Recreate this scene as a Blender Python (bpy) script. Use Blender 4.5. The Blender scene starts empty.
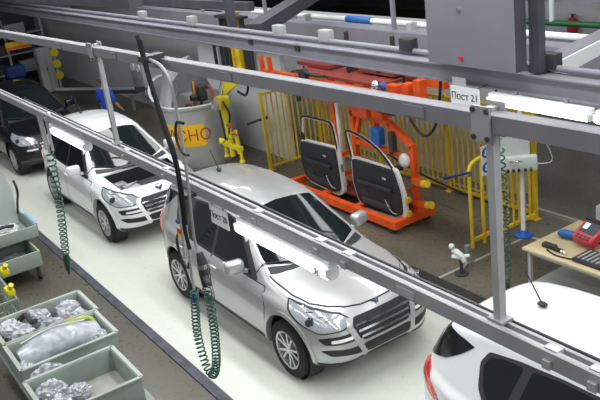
import bpy, bmesh, math, random
from mathutils import Vector, Matrix, Quaternion
from mathutils.bvhtree import BVHTree
from mathutils.geometry import delaunay_2d_cdt
random.seed(7)
C = bpy.context.scene.collection
PI = math.pi
V = Vector

# ------------------------------------------------------------------ materials
MATS = {}
def mat(name, col, rough=.5, metal=0., coat=0., noise=0., scale=8., bump=0., emit=0., alpha=1., spec=.5, trans=0.):
    if name in MATS: return MATS[name]
    m = bpy.data.materials.new(name); m.use_nodes = True
    nt = m.node_tree; b = nt.nodes['Principled BSDF']
    b.inputs['Base Color'].default_value = (*col, 1)
    b.inputs['Roughness'].default_value = rough
    b.inputs['Metallic'].default_value = metal
    b.inputs['Coat Weight'].default_value = coat
    b.inputs['Coat Roughness'].default_value = .04
    b.inputs['Specular IOR Level'].default_value = spec
    b.inputs['Transmission Weight'].default_value = trans
    b.inputs['Alpha'].default_value = alpha
    if emit:
        b.inputs['Emission Color'].default_value = (*col, 1)
        b.inputs['Emission Strength'].default_value = emit
    if noise or bump:
        tc = nt.nodes.new('ShaderNodeTexCoord')
        n = nt.nodes.new('ShaderNodeTexNoise'); n.inputs['Scale'].default_value = scale
        n.inputs['Detail'].default_value = 6
        nt.links.new(tc.outputs['Object'], n.inputs['Vector'])
        if noise:
            r = nt.nodes.new('ShaderNodeValToRGB')
            r.color_ramp.elements[0].position = .3; r.color_ramp.elements[1].position = .7
            r.color_ramp.elements[0].color = (*[max(0, c*(1-noise)) for c in col], 1)
            r.color_ramp.elements[1].color = (*[min(1, c*(1+noise)) for c in col], 1)
            nt.links.new(n.outputs['Fac'], r.inputs['Fac'])
            nt.links.new(r.outputs['Color'], b.inputs['Base Color'])
        if bump:
            bp = nt.nodes.new('ShaderNodeBump'); bp.inputs['Strength'].default_value = bump
            bp.inputs['Distance'].default_value = .02
            nt.links.new(n.outputs['Fac'], bp.inputs['Height'])
            nt.links.new(bp.outputs['Normal'], b.inputs['Normal'])
    MATS[name] = m
    return m

silver_paint = mat('silver_paint', (.52,.53,.535), .32, .45, .8)
white_paint  = mat('white_paint', (.86,.88,.90), .28, 0, .8)
black_paint  = mat('black_paint', (.012,.012,.016), .2, 0, .8)
glass_dark   = mat('tinted_glass', (.012,.016,.018), .06, 0, 0, spec=.5)
rubber       = mat('rubber', (.012,.012,.013), .75)
blackplastic = mat('black_plastic', (.018,.019,.021), .5)
alloy        = mat('alloy_wheel', (.62,.63,.65), .3, .7)
chrome       = mat('chrome', (.8,.8,.82), .12, 1.)
lampglass    = mat('headlamp_lens', (.42,.45,.50), .12, .1, .6)
tail_red     = mat('tail_lens', (.62,.015,.02), .12, 0, .8)
tail_orange  = mat('indicator_lens', (.85,.22,.06), .15)
aluminium    = mat('aluminium', (.50,.50,.52), .42, .45, noise=.12, scale=5)
rail_steel   = mat('rail_steel', (.36,.35,.38), .45, .25, noise=.12, scale=3)
beam_paint   = mat('lavender_grey_steel', (.25,.242,.29), .55, .1, noise=.08, scale=3)
beam_dark    = mat('dark_steel', (.075,.072,.09), .6, .2, noise=.2, scale=3)
box_grey     = mat('grey_sheet', (.28,.27,.32), .5, .2, noise=.05, scale=2)
lamp_white   = mat('lamp_white', (1,1,1), .4, emit=3.2)
white_enamel = mat('white_enamel', (.82,.84,.86), .35)
yellow       = mat('yellow_paint', (.74,.50,.018), .45, noise=.12, scale=6)
yellow_lime  = mat('yellow_arm_paint', (.80,.66,.02), .4)
orange       = mat('orange_paint', (.85,.10,.010), .45, noise=.18, scale=5)
orange_dark  = mat('rust_red_paint', (.26,.045,.035), .55, noise=.2, scale=4)
hose_green   = mat('hose_green', (.012,.07,.045), .35)
hose_black   = mat('hose_black', (.014,.014,.016), .4)
bin_green    = mat('bin_grey_green', (.30,.35,.315), .5, noise=.08, scale=6)
bin_inner    = mat('bin_liner', (.44,.43,.39), .7, noise=.08, scale=9)
film         = mat('plastic_film', (.46,.47,.52), .2, .1, .5, noise=.35, scale=9, bump=.7)
part_dark    = mat('dark_part', (.05,.05,.055), .45, .2)
tank_steel   = mat('tank_steel', (.46,.47,.48), .42, .3, noise=.08, scale=2)
sign_yellow  = mat('sign_yellow', (.86,.48,.01), .5)
sign_red     = mat('sign_letters', (.38,.06,.015), .6)
sign_white   = mat('sign_white', (.83,.83,.86), .5)
ink          = mat('ink', (.05,.05,.08), .6)
blue         = mat('blue_paint', (.02,.09,.38), .4)
blue_sign    = mat('blue_sign', (.02,.13,.45), .4)
blue_light   = mat('light_blue', (.25,.42,.72), .4)
navy         = mat('navy_cloth', (.02,.03,.16), .7)
red          = mat('red_case', (.62,.03,.05), .35)
screen       = mat('screen_glass', (.08,.12,.14), .1)
wood         = mat('table_board', (.62,.50,.30), .55, noise=.10, scale=4)
skin         = mat('skin', (.52,.29,.20), .6)
hair         = mat('hair', (.10,.045,.02), .7)
shirt        = mat('blue_cloth', (.008,.055,.40), .8, noise=.15, scale=20)
trouser      = mat('dark_trouser', (.03,.035,.06), .8)
engine_grey  = mat('engine_grey', (.30,.31,.32), .5, .5)
copper       = mat('copper', (.5,.2,.08), .4, .6)
green_paint  = mat('green_paint', (.015,.12,.04), .5)
rail_grey    = mat('rail_grey_paint', (.235,.23,.26), .5, .2, noise=.1, scale=3)
cabinet_grey = mat('cabinet_grey', (.40,.41,.42), .5)
cardboard    = mat('cardboard', (.40,.25,.14), .8)
orange_cloth = mat('orange_cloth', (.6,.22,.12), .8)

def floor_mat(name, c1, c2, rough, tile=0., streak=1.):
    m = bpy.data.materials.new(name); m.use_nodes = True
    nt = m.node_tree; b = nt.nodes['Principled BSDF']
    tc = nt.nodes.new('ShaderNodeTexCoord')
    n = nt.nodes.new('ShaderNodeTexNoise'); n.inputs['Scale'].default_value = .9; n.inputs['Detail'].default_value = 9
    n.inputs['Roughness'].default_value = .62
    mp = nt.nodes.new('ShaderNodeMapping'); mp.inputs['Scale'].default_value = (.6*streak, 1, 1)
    nt.links.new(tc.outputs['Object'], mp.inputs['Vector']); nt.links.new(mp.outputs['Vector'], n.inputs['Vector'])
    r = nt.nodes.new('ShaderNodeValToRGB')
    r.color_ramp.elements[0].position = .32; r.color_ramp.elements[1].position = .68
    r.color_ramp.elements[0].color = (*c1, 1); r.color_ramp.elements[1].color = (*c2, 1)
    nt.links.new(n.outputs['Fac'], r.inputs['Fac'])
    n2 = nt.nodes.new('ShaderNodeTexNoise'); n2.inputs['Scale'].default_value = 14; n2.inputs['Detail'].default_value = 5
    nt.links.new(tc.outputs['Object'], n2.inputs['Vector'])
    mr = nt.nodes.new('ShaderNodeMapRange'); mr.inputs['From Min'].default_value=.3; mr.inputs['From Max'].default_value=.7
    mr.inputs['To Min'].default_value = rough-.10; mr.inputs['To Max'].default_value = rough+.14
    nt.links.new(n2.outputs['Fac'], mr.inputs['Value']); nt.links.new(mr.outputs['Result'], b.inputs['Roughness'])
    mx = nt.nodes.new('ShaderNodeMix'); mx.data_type='RGBA'; mx.blend_type='OVERLAY'; mx.inputs['Factor'].default_value=.18
    nt.links.new(r.outputs['Color'], mx.inputs['A']); nt.links.new(n2.outputs['Color'], mx.inputs['B'])
    nt.links.new(mx.outputs['Result'], b.inputs['Base Color'])
    return m
conc = floor_mat('brown_concrete', (.080,.072,.056), (.125,.113,.088), .32)
strip_m = floor_mat('white_line_floor', (.64,.67,.605), (.72,.74,.68), .36, streak=.4)
kerb_m = mat('scuffed_blue_grey', (.06,.063,.088), .5, noise=.55, scale=7)
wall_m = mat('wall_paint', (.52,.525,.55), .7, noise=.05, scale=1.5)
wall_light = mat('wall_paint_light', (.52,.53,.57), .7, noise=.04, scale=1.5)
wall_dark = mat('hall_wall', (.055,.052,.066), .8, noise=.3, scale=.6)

# ------------------------------------------------------------------ builders
class MB:
    def __init__(s): s.bm = bmesh.new()
    def box(s, c, size, rot=None):
        r = bmesh.ops.create_cube(s.bm, size=1)
        M = Matrix.Translation(V(c)) @ (rot.to_4x4() if rot else Matrix()) @ Matrix.Diagonal((*size, 1))
        bmesh.ops.transform(s.bm, matrix=M, verts=r['verts']); return s
    def bar(s, a, b, w, h, up=(0,0,1)):
        a=V(a); b=V(b); d=(b-a); L=d.length; x=d.normalized(); u=V(up)
        if abs(x.dot(u))>.99: u=V((1,0,0))
        y=u.cross(x).normalized(); z=x.cross(y)
        return s.box((a+b)/2, (L,w,h), Matrix((x,y,z)).transposed())
    def cyl(s, a, b, r, r2=None, seg=14):
        a=V(a); b=V(b); d=b-a
        q=V((0,0,1)).rotation_difference(d.normalized())
        M=Matrix.Translation((a+b)/2) @ q.to_matrix().to_4x4()
        bmesh.ops.create_cone(s.bm, cap_ends=True, segments=seg, radius1=r, radius2=r if r2 is None else r2, depth=d.length, matrix=M); return s
    def ball(s, c, r, sc=(1,1,1), rot=None, seg=14):
        M=Matrix.Translation(V(c)) @ (rot.to_4x4() if rot else Matrix()) @ Matrix.Diagonal((*sc,1))
        bmesh.ops.create_uvsphere(s.bm, u_segments=seg, v_segments=max(6,seg//2+2), radius=r, matrix=M); return s
    def tube(s, pts, r, seg=8, closed=False):
        pts=[V(p) for p in pts]; n=len(pts); rings=[]; prev=None
        for i,p in enumerate(pts):
            if closed: t=(pts[(i+1)%n]-pts[i-1]).normalized()
            else: t=(pts[min(i+1,n-1)]-pts[max(i-1,0)]).normalized()
            if prev is None:
                u=V((0,0,1)) if abs(t.z)<.9 else V((1,0,0)); nrm=t.cross(u).normalized()
            else:
                nrm=(prev-t*prev.dot(t)).normalized()
            prev=nrm; bi=t.cross(nrm)
            rr=r[i] if isinstance(r,(list,tuple)) else r
            rings.append([s.bm.verts.new(p+(nrm*math.cos(2*PI*k/seg)+bi*math.sin(2*PI*k/seg))*rr) for k in range(seg)])
        for i in range(n if closed else n-1):
            A=rings[i]; B=rings[(i+1)%n]
            for k in range(seg): s.bm.faces.new((A[k],A[(k+1)%seg],B[(k+1)%seg],B[k]))
        if not closed:
            s.bm.faces.new(rings[0][::-1]); s.bm.faces.new(rings[-1])
        return s
    def lathe(s, prof, M=None, seg=32):
        M=M or Matrix(); rings=[]
        for r,z in prof:
            rings.append([s.bm.verts.new(M@V((r*math.cos(2*PI*k/seg), r*math.sin(2*PI*k/seg), z))) for k in range(seg)])
        for A,B in zip(rings,rings[1:]):
            for k in range(seg): s.bm.faces.new((A[k],A[(k+1)%seg],B[(k+1)%seg],B[k]))
        return s
    def prism(s, poly, depth, M=None):
        M=M or Matrix(); n=len(poly)
        A=[s.bm.verts.new(M@V((p[0],p[1],0))) for p in poly]; B=[s.bm.verts.new(M@V((p[0],p[1],depth))) for p in poly]
        s.bm.faces.new(A[::-1]); s.bm.faces.new(B)
        for k in range(n): s.bm.faces.new((A[k],A[(k+1)%n],B[(k+1)%n],B[k]))
        return s
    def helix(s, path, R, r, pitch, seg=5):
        P=dense(path, .01); out=[]; prev=None; ph=0
        for i,p in enumerate(P):
            t=(P[min(i+1,len(P)-1)]-P[max(i-1,0)]).normalized()
            if prev is None:
                u=V((0,1,0)); nrm=(u-t*u.dot(t)).normalized()
            else: nrm=(prev-t*prev.dot(t)).normalized()
            prev=nrm; bi=t.cross(nrm)
            sub=4
            if i==len(P)-1: break
            q=P[i+1]
            for k in range(sub):
                f=k/sub; a=ph+2*PI*.01*f/pitch
                out.append(p.lerp(q,f)+(nrm*math.cos(a)+bi*math.sin(a))*R)
            ph+=2*PI*.01/pitch
        # thin out to ~10 points per turn
        step=max(1,int(pitch/.01*4/10)); out=out[::step]
        return s.tube(out, r, seg)
def dense(path, step):
    """Catmull-Rom through the points, resampled every step"""
    P=[V(p) for p in path]; P=[P[0]*2-P[1]]+P+[P[-1]*2-P[-2]]; fine=[]
    for i in range(1,len(P)-2):
        a,b,c,d=P[i-1:i+3]
        for k in range(24):
            t=k/24
            fine.append(.5*((2*b)+(c-a)*t+(2*a-5*b+4*c-d)*t*t+(3*b-a-3*c+d)*t**3))
    fine.append(P[-2])
    out=[fine[0]]; acc=0
    for a,b in zip(fine,fine[1:]):
        L=(b-a).length
        while acc+L>=step:
            f=(step-acc)/L; a=a.lerp(b,f); out.append(a.copy()); L=(b-a).length; acc=0
        acc+=L
    return out
def bevel(mb, w=.01, seg=2, ang=.6):
    e=[x for x in mb.bm.edges if len(x.link_faces)==2 and x.calc_face_angle(0)>ang]
    bmesh.ops.bevel(mb.bm, geom=e, offset=w, segments=seg, affect='EDGES', profile=.5, clamp_overlap=True); return mb
def obj(name, mb, m, parent=None, smooth=True, world=True, label=None):
    bm=mb.bm if isinstance(mb,MB) else mb
    bmesh.ops.recalc_face_normals(bm, faces=bm.faces[:]) if not getattr(mb,'keep',False) else None
    me=bpy.data.meshes.new(name)
    if parent is not None and world:
        bm.transform(root_world(parent).inverted())
    bm.to_mesh(me); bm.free()
    me.materials.append(m)
    if smooth:
        for p in me.polygons: p.use_smooth=True
        me.set_sharp_from_angle(angle=.65)
    o=bpy.data.objects.new(name, me); C.objects.link(o)
    if parent is not None: o.parent=parent
    if label: o['label']=label
    return o
def root_world(o):
    M=o.matrix_basis.copy()
    while o.parent: o=o.parent; M=o.matrix_basis@M
    return M
def thing(name, label, cat, loc=(0,0,0), rz=0, group=None):
    o=bpy.data.objects.new(name, None); C.objects.link(o); o.empty_display_size=.1
    o.location=loc; o.rotation_euler=(0,0,rz); return tag(o,label,cat,group)
def tag(o, label, cat, group=None):
    o['label']=label; o['category']=cat
    if group: o['group']=group
    return o
def struct(name, mb, m):
    o=obj(name,mb,m,smooth=False); o['kind']='structure'; return o
def single(name, mb, m, label, cat, group=None):
    return tag(obj(name,mb,m),label,cat,group)
def dup(root, loc, label, rz=None):
    r=root.copy(); C.objects.link(r); r.location=loc; r['label']=label
    if rz is not None: r.rotation_euler=(0,0,rz)
    for ch in list(root.children):
        c=ch.copy(); C.objects.link(c); c.parent=r
        for g in list(ch.children):
            d=g.copy(); C.objects.link(d); d.parent=c
    return r
def text_bm(body, size, M, depth=.002, warp=None):
    cu=bpy.data.curves.new('t','FONT'); cu.body=body; cu.size=size; cu.align_x='CENTER'; cu.align_y='CENTER'; cu.extrude=depth
    cu.resolution_u=3
    o=bpy.data.objects.new('t',cu); C.objects.link(o)
    dg=bpy.context.evaluated_depsgraph_get(); dg.update()
    me=bpy.data.meshes.new_from_object(o.evaluated_get(dg))
    mb=MB(); mb.bm.from_mesh(me)
    if warp:
        bmesh.ops.subdivide_edges(mb.bm, edges=[e for e in mb.bm.edges if e.calc_length()>size*.15], cuts=2)
        for v in mb.bm.verts: v.co=warp(v.co)
    else: mb.bm.transform(M)
    bpy.data.objects.remove(o); bpy.data.meshes.remove(me); bpy.data.curves.remove(cu)
    return mb
def frameM(o, x, y):
    x=V(x).normalized(); y=V(y); y=(y-x*y.dot(x)).normalized(); z=x.cross(y)
    M=Matrix((x,y,z)).transposed().to_4x4(); M.translation=V(o); return M

# ------------------------------------------------------------------ camera
R=((.5588917,.2295448,-.79683703),(.81971761,-.29814351,.48905367),(-.12531206,-.92650938,-.35479185))
M=Matrix([[R[i][0],-R[i][1],-R[i][2]] for i in range(3)]).to_4x4(); M.translation=V((0,0,5.35))
cam=bpy.data.cameras.new('camera'); cam.sensor_width=36; cam.lens=798.417/600*36; cam.clip_start=.05; cam.clip_end=200
co=bpy.data.objects.new('camera',cam); C.objects.link(co); co.matrix_world=M
bpy.context.scene.camera=co

# ------------------------------------------------------------------ the setting
struct('floor', MB().box((-12,8,-.1),(64,36,.2)), conc)
struct('trim_1', MB().box((-14,4.97,.006),(54,3.52,.012)), strip_m)          # pale floor of the assembly line
struct('trim_2', MB().box((-14,3.13,.012),(54,.11,.024)), kerb_m)             # scuffed edging, near side
struct('trim_3', MB().box((-14,6.80,.012),(54,.16,.024)), mat('dark_edging',(.02,.02,.022),.5))
struct('trim_4', MB().box((-7.75,7.72,.004),(.05,2.1,.008)).box((-7.2,8.78,.004),(1.1,.05,.008)).box((-10.5,9.62,.03),(6.4,.05,.06)), mat('floor_line',(.30,.29,.25),.6))
struct('wall_back', MB().box((-13.4,10.1,1.45),(8.9,.2,2.9)), wall_m)
struct('wall_back_left', MB().box((-25.4,9.1,1.45),(15.0,.2,2.9)).box((-17.85,9.6,1.45),(.1,1.2,2.9)), wall_m)
struct('wall_right', MB().box((0,14.6,3),(26,.2,6)), wall_light)
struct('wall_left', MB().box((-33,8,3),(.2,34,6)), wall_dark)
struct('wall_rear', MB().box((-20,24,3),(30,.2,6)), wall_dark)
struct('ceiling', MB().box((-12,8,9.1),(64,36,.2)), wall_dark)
struct('wall_partition', MB().box((-15.95,8.65,1.3),(3.75,.1,2.6)), wall_m)
# ------------------------------------------------------------------ cars
def interp(tab,x):
    if x<=tab[0][0]: return tab[0][1]
    for (a,b),(c,d) in zip(tab,tab[1:]):
        if x<=c: return b+(d-b)*(x-a)/(c-a)
    return tab[-1][1]
def smoothed(tab,x,s):
    s=min(s,(x-tab[0][0])*.45,(tab[-1][0]-x)*.45)
    if s<1e-4: return interp(tab,x)
    return sum(interp(tab,x+s*k/4)*(5-abs(k)) for k in range(-4,5))/25
TOP=[(-2.40,.62),(-2.385,.80),(-2.35,.88),(-2.30,.92),(-2.28,1.12),(-2.25,1.20),(-2.08,1.52),(-1.97,1.61),(-1.5,1.68),(-.9,1.715),(-.5,1.71),(-.15,1.68),(.10,1.62),(.98,1.11),(1.12,1.08),(1.75,.985),(1.98,.92),(2.10,.83),(2.17,.72),(2.22,.6),(2.25,.48)]
BOT=[(-2.4,.52),(-2.3,.36),(-2.0,.28),(-1.0,.24),(1.2,.24),(1.85,.25),(2.12,.30),(2.25,.43)]
WID=[(-2.40,.50),(-2.35,.62),(-2.25,.72),(-2.1,.80),(-1.8,.885),(-1.0,.925),(1.2,.925),(1.6,.91),(1.85,.865),(2.03,.785),(2.14,.68),(2.20,.58),(2.25,.44)]
BELT=[(-2.4,1.12),(-2.2,1.13),(-1,1.06),(.5,1.0),(1.3,.97),(1.85,.90),(2.25,.8)]
def section(x):
    zt=smoothed(TOP,x,.07); zb=smoothed(BOT,x,.1); w=smoothed(WID,x,.08)
    zs=min(interp(BELT,x), zt-.03); zs=max(zs,zb+.02)
    h=zs-zb; zw=min(.70,zb+.62*h)
    bi=w-.085; up=max(0,zt-zs)
    wt=max(.2,bi-.02-.36*up)
    crown=.045+ (.055 if up>.1 and -2.0<x<1.2 and (x>.1 or x<-1.9) else 0.)*0
    pts=[((0,zb),0),((w*.5,zb),0),((w-.10,zb),.05),((w-.015,zb+min(.10,.3*h)),.05),((w,zw),.10),((w-.02,zs-.06*min(1,h/.5)),.04),
         ((bi,zs+min(.012,up*.3)),.03),((wt,zt-.02*min(1,up/.1)),.07),((wt*.55,zt+crown*.72),.25),((0,zt+crown),0)]
    out=[]
    n=len(pts)
    for i,((y,z),r) in enumerate(pts):
        p=V((y,z))
        if r==0 or i in(0,n-1): out.append(p); continue
        a=V(pts[i-1][0])-p; b=V(pts[i+1][0])-p
        la=min(r,a.length*.45); lb=min(r,b.length*.45)
        A=p+a.normalized()*la if a.length>1e-6 else p; B=p+b.normalized()*lb if b.length>1e-6 else p
        for k in range(5):
            t=k/4; out.append(A*(1-t)**2+p*2*t*(1-t)+B*t*t)
    # extra samples on the tall spans
    return out
def stations():
    xs=[]; x=-2.40
    while x<2.25:
        xs.append(x)
        d=min(x+2.40, 2.25-x)
        st=.006 if d<.06 else .012 if d<.16 else .03 if d<.35 else .045
        if .0<x<1.3: st=.03
        x+=st
    xs.append(2.25); return xs
def body_mesh():
    bm=bmesh.new(); rings=[]
    for x in stations():
        s=section(x); full=[(y,z) for y,z in s]+[(-y,z) for y,z in s[-2:0:-1]]
        rings.append([bm.verts.new((x,y,z)) for y,z in full])
    n=len(rings[0])
    for A,B in zip(rings,rings[1:]):
        for k in range(n): bm.faces.new((A[k],A[(k+1)%n],B[(k+1)%n],B[k]))
    bm.faces.new(rings[0]); bm.faces.new(rings[-1][::-1])
    bmesh.ops.recalc_face_normals(bm, faces=bm.faces[:])
    return bm
BODY=body_mesh(); BVH=BVHTree.FromBMesh(BODY)
def densify(poly, step):
    out=[]
    for a,b in zip(poly, poly[1:]+poly[:1]):
        a=V(a); b=V(b); n=max(1,int((b-a).length/step))
        out+=[a.lerp(b,k/n) for k in range(n)]
    return out
def rounded(poly, r):
    out=[]; n=len(poly)
    for i in range(n):
        p=V(poly[i]); a=V(poly[i-1])-p; b=V(poly[(i+1)%n])-p
        la=min(r,a.length*.45); lb=min(r,b.length*.45)
        A=p+a.normalized()*la; B=p+b.normalized()*lb
        for k in range(4):
            t=k/3; out.append(A*(1-t)**2+p*2*t*(1-t)+B*t*t)
    return out
def inside(p, poly):
    c=False; n=len(poly)
    for i in range(n):
        a=poly[i]; b=poly[i-1]
        if (a[1]>p[1])!=(b[1]>p[1]) and p[0]<(b[0]-a[0])*(p[1]-a[1])/(b[1]-a[1])+a[0]: c=not c
    return c
def patch(poly, ray, off, step=.05, rnd=0., skirt=.02):
    """a panel of the car's skin: the 2-D outline is carried onto the body along ray(u,v) -> (origin, direction)"""
    if rnd: poly=rounded(poly,rnd)
    b=densify([tuple(p) for p in poly], step)
    xs=[p[0] for p in b]; ys=[p[1] for p in b]
    pts=list(b); nb=len(b)
    u=min(xs)+step*.5
    while u<max(xs):
        v=min(ys)+step*.5
        while v<max(ys):
            if inside((u,v),b) and min((V((u,v))-q).length for q in b)>step*.45: pts.append(V((u,v)))
            v+=step
        u+=step
    vv,ee,ff,_,_,_=delaunay_2d_cdt(pts,[],[list(range(nb))],1,1e-5)
    bm=bmesh.new(); vs=[]; nr=[]
    for p in vv:
        o,d=ray(p[0],p[1]); h,nm,_,_=BVH.ray_cast(o,d)
        if h is None:
            h,nm,_,_=BVH.find_nearest(o+d*1.0)
        vs.append(bm.verts.new(h+nm*off)); nr.append(nm)
    for f in ff:
        try: bm.faces.new([vs[i] for i in f])
        except ValueError: pass
    bmesh.ops.recalc_face_normals(bm, faces=bm.faces[:])
    bm.faces.ensure_lookup_table(); bm.verts.index_update()
    tot=sum((f.normal.dot(nr[f.verts[0].index]) for f in bm.faces))
    if tot<0: bmesh.ops.reverse_faces(bm, faces=bm.faces[:])
    be=[e for e in bm.edges if len(e.link_faces)==1]
    if skirt:
        low={}
        for e in be:
            for v in e.verts:
                if v not in low: low[v]=bm.verts.new(v.co-nr[v.index]*skirt) if v.index<len(nr) else None
        for e in be:
            f=e.link_faces[0]; a,b_=e.verts
            for l in f.loops:
                if l.edge==e: a,b_=l.vert,l.link_loop_next.vert
            bm.faces.new((b_,a,low[a],low[b_]))
    class K: pass
    k=MB.__new__(MB); k.bm=bm; k.keep=True
    return k
def side(s):   return lambda x,z:(V((x,s*2.0,z)),V((0,-s,0)))
def top_():    return lambda x,y:(V((x,y,3.)),V((0,0,-1)))
def front():   return lambda y,z:(V((4.,y,z)),V((-1,0,0)))
def back():    return lambda y,z:(V((-4.,y,z)),V((1,0,0)))
def fcorner(s):
    def f(t,z):
        a=math.radians(t); d=V((math.cos(a),s*math.sin(a),0)); return V((1.25,0,z))+d*2.5,-d
    return f
def bcorner(s):
    def f(t,z):
        a=math.radians(t); d=V((-math.cos(a),s*math.sin(a),0)); return V((-1.4,0,z))+d*2.5,-d
    return f
def applied(o, cutters):
    for c in cutters:
        md=o.modifiers.new('cut','BOOLEAN'); md.object=c; md.operation='DIFFERENCE'; md.solver='EXACT'
    dg=bpy.context.evaluated_depsgraph_get(); dg.update()
    me=bpy.data.meshes.new_from_object(o.evaluated_get(dg))
    o.modifiers.clear(); o.data=me
    for c in cutters:
        bpy.data.objects.remove(c)
    for p in me.polygons: p.use_smooth=True
    me.set_sharp_from_angle(angle=.7)
WX=1.455; WR=.365
def make_car(loc, paint, label, open_bay=False, far_parts=True, paper=False):
    car=thing('sport_utility_car', label, 'car', (0,0,0))
    P=lambda name,mb,m,par=None,lab=None: obj(name,mb,m,par or car,label=lab)
    bm=BODY.copy(); mb=MB.__new__(MB); mb.bm=bm
    body=P('body',mb,paint)
    cut=[]
    for sx in(1,-1):
        for sy in(1,-1):
            cut.append(obj('cutter',MB().cyl((sx*WX,sy*.64,.39),(sx*WX,sy*1.2,.39),.425,seg=40),paint))
    bay=[(1.10,-.64),(1.10,.64),(1.80,.60),(1.90,.36),(1.93,0),(1.90,-.36),(1.80,-.60)]
    if open_bay: cut.append(obj('cutter',MB().prism(bay,1.0,Matrix.Translation((0,0,.52))),paint))
    applied(body,cut)
    for sy in(1,-1):
        for sx in(1,-1):
            M_=Matrix.Translation((sx*WX,sy*.90,.39))@Matrix.Rotation(-sy*PI/2,4,'X')
            P('wheel_arch_liner',MB().lathe([(.0,-.26),(.42,-.26),(.418,-.04),(.41,-.04),(.405,-.25),(0,-.25)],M_,36),blackplastic)
            ring=[]
            ctr=(sx*WX,.39)
            a0,a1=(-8,188)
            outp=[(ctr[0]+.475*math.cos(math.radians(a)),ctr[1]+.475*math.sin(math.radians(a))) for a in range(a0,a1+1,6)]
            inp=[(ctr[0]+.427*math.cos(math.radians(a)),ctr[1]+.427*math.sin(math.radians(a))) for a in range(a1,a0-1,-6)]
            P('wheel_arch',patch(outp+inp,side(sy),.012,.05,skirt=.03),paint)
            # wheel
            Mw=Matrix.Translation((sx*WX,sy*.80,WR))@Matrix.Rotation(-sy*PI/2,4,'X')
            tire=P('wheel',MB().lathe([(.235,-.10),(.30,-.115),(.345,-.105),(.362,-.07),(WR,0),(.362,.07),(.345,.105),(.30,.115),(.245,.10),(.238,.07),(.232,-.06),(.235,-.10)],Mw,40),rubber)
            rim=MB().lathe([(.236,-.09),(.246,.095),(.240,.112),(.222,.106),(.214,.07),(.208,-.09),(.236,-.09)],Mw,40)
            for k in range(5):
                for dk in(-.17,.17):
                    a=2*PI*k/5+dk*1.0; a2=2*PI*k/5+dk*1.55
                    p0=Mw@V((.05*math.cos(a),.05*math.sin(a),.075)); p1=Mw@V((.222*math.cos(a2),.222*math.sin(a2),.085))
                    rim.bar(p0,p1,.03,.03,up=(Mw.to_3x3()@V((0,0,1))))
            rim.cyl(Mw@V((0,0,.02)),Mw@V((0,0,.095)),.062,.05,20)
            P('rim',rim,alloy,tire)
            P('brake_disc',MB().cyl(Mw@V((0,0,-.02)),Mw@V((0,0,.02)),.16,seg=24),part_dark,tire)
    # glass
    P('windshield',patch([(1.03,0),(.97,.40),(.82,.66),(.74,.665),(.46,.59),(.13,.515),(.10,0),(.13,-.515),(.46,-.59),(.74,-.665),(.82,-.66),(.97,-.40)],top_(),.006,.05),glass_dark)
    P('rear_window',patch_deg([(-52,1.30),(-62,1.41),(-71,1.52),(-60,1.545),(-30,1.56),(30,1.56),(60,1.545),(71,1.52),(62,1.41),(52,1.30),(40,1.23),(-40,1.23)],lambda t,z:bcorner(1)(t,z),.006),glass_dark)
    P('cowl_panel',patch([(1.13,0),(1.08,.45),(.95,.70),(.86,.68),(.98,.42),(1.04,0),(.98,-.42),(.86,-.68),(.95,-.70),(1.08,-.45)],top_(),.010,.04),blackplastic)
    for wy in(-.28,.22):
        P('wiper',MB().tube([(1.05,wy,BVH.ray_cast(V((1.05,wy,3)),V((0,0,-1)))[0].z+.02)]+[(0.97-.04*k,wy-.06-.09*k,BVH.ray_cast(V((0.97-.04*k,wy-.06-.09*k,3)),V((0,0,-1)))[0].z+.02) for k in range(6)],.008,6),blackplastic)
    for s in (1,-1):
        dg1=[(.98,.40),(1.06,.80),(1.0,1.01),(-.30,1.045),(-.30,.40)]
        dg2=[(-.33,.40),(-.33,1.045),(-1.30,1.085),(-1.33,.90),(-1.16,.80),(-1.02,.62),(-.97,.40)]
        for dpoly,gpoly,hx in ((dg1,[(.68,1.06),(.30,1.42),(.10,1.55),(-.05,1.59),(-.24,1.595),(-.27,1.08)],-.18),(dg2,[(-.34,1.08),(-.31,1.595),(-.70,1.595),(-.98,1.575),(-1.09,1.115)],-1.12)):
            P('door_gap',patch([(x+(.012 if x>cx else -.012),z+(.012 if z>.7 else -.012)) for cx in [sum(p[0] for p in dpoly)/len(dpoly)] for x,z in dpoly],side(s),.0015,.06,.03),blackplastic)
            d=P('door',patch(dpoly,side(s),.006,.06,.03),paint)
            P('window_trim',patch([(x+(.025 if x>cx else -.025),z+(.02 if z>1.3 else -.025)) for cx in [sum(p[0] for p in gpoly)/len(gpoly)] for x,z in gpoly],side(s),.004,.05,.03),blackplastic,d)
            P('window',patch(gpoly,side(s),.008,.05,.03),glass_dark,d)
            hz=.93; hp=BVH.ray_cast(V((hx,s*2,hz)),V((0,-s,0)))[0]
            P('handle',bevel(MB().box(hp+V((0,s*.022,0)),(.20,.03,.035)),.012),paint,d)
        P('quarter_window',patch([(-1.19,1.14),(-1.07,1.565),(-1.28,1.55),(-1.42,1.515),(-1.475,1.43),(-1.43,1.26),(-1.33,1.15)],side(s),.008,.05,.03),glass_dark)
        P('pillar_trim',patch([(-1.36,1.10),(.80,1.03),(.82,1.05),(.40,1.43),(.13,1.58),(-.20,1.62),(-.70,1.62),(-1.10,1.60),(-1.45,1.55),(-1.52,1.44),(-1.48,1.24)],side(s),.0065,.06,.03),mat('pillar_black',(.055,.05,.06),.25,0,.4))
        P('sill_trim',patch([(-.98,.26),(-.98,.37),(.98,.37),(.98,.26)],side(s),.008,.06),blackplastic)
        # lamps
        P('lamp_surround',patch_deg([(22.5,.815),(32,.912),(46,.958),(60,.989),(76.5,1.013),(73,.92),(62,.832),(47,.752),(30,.752)],fcorner(s),.005),blackplastic)
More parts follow.
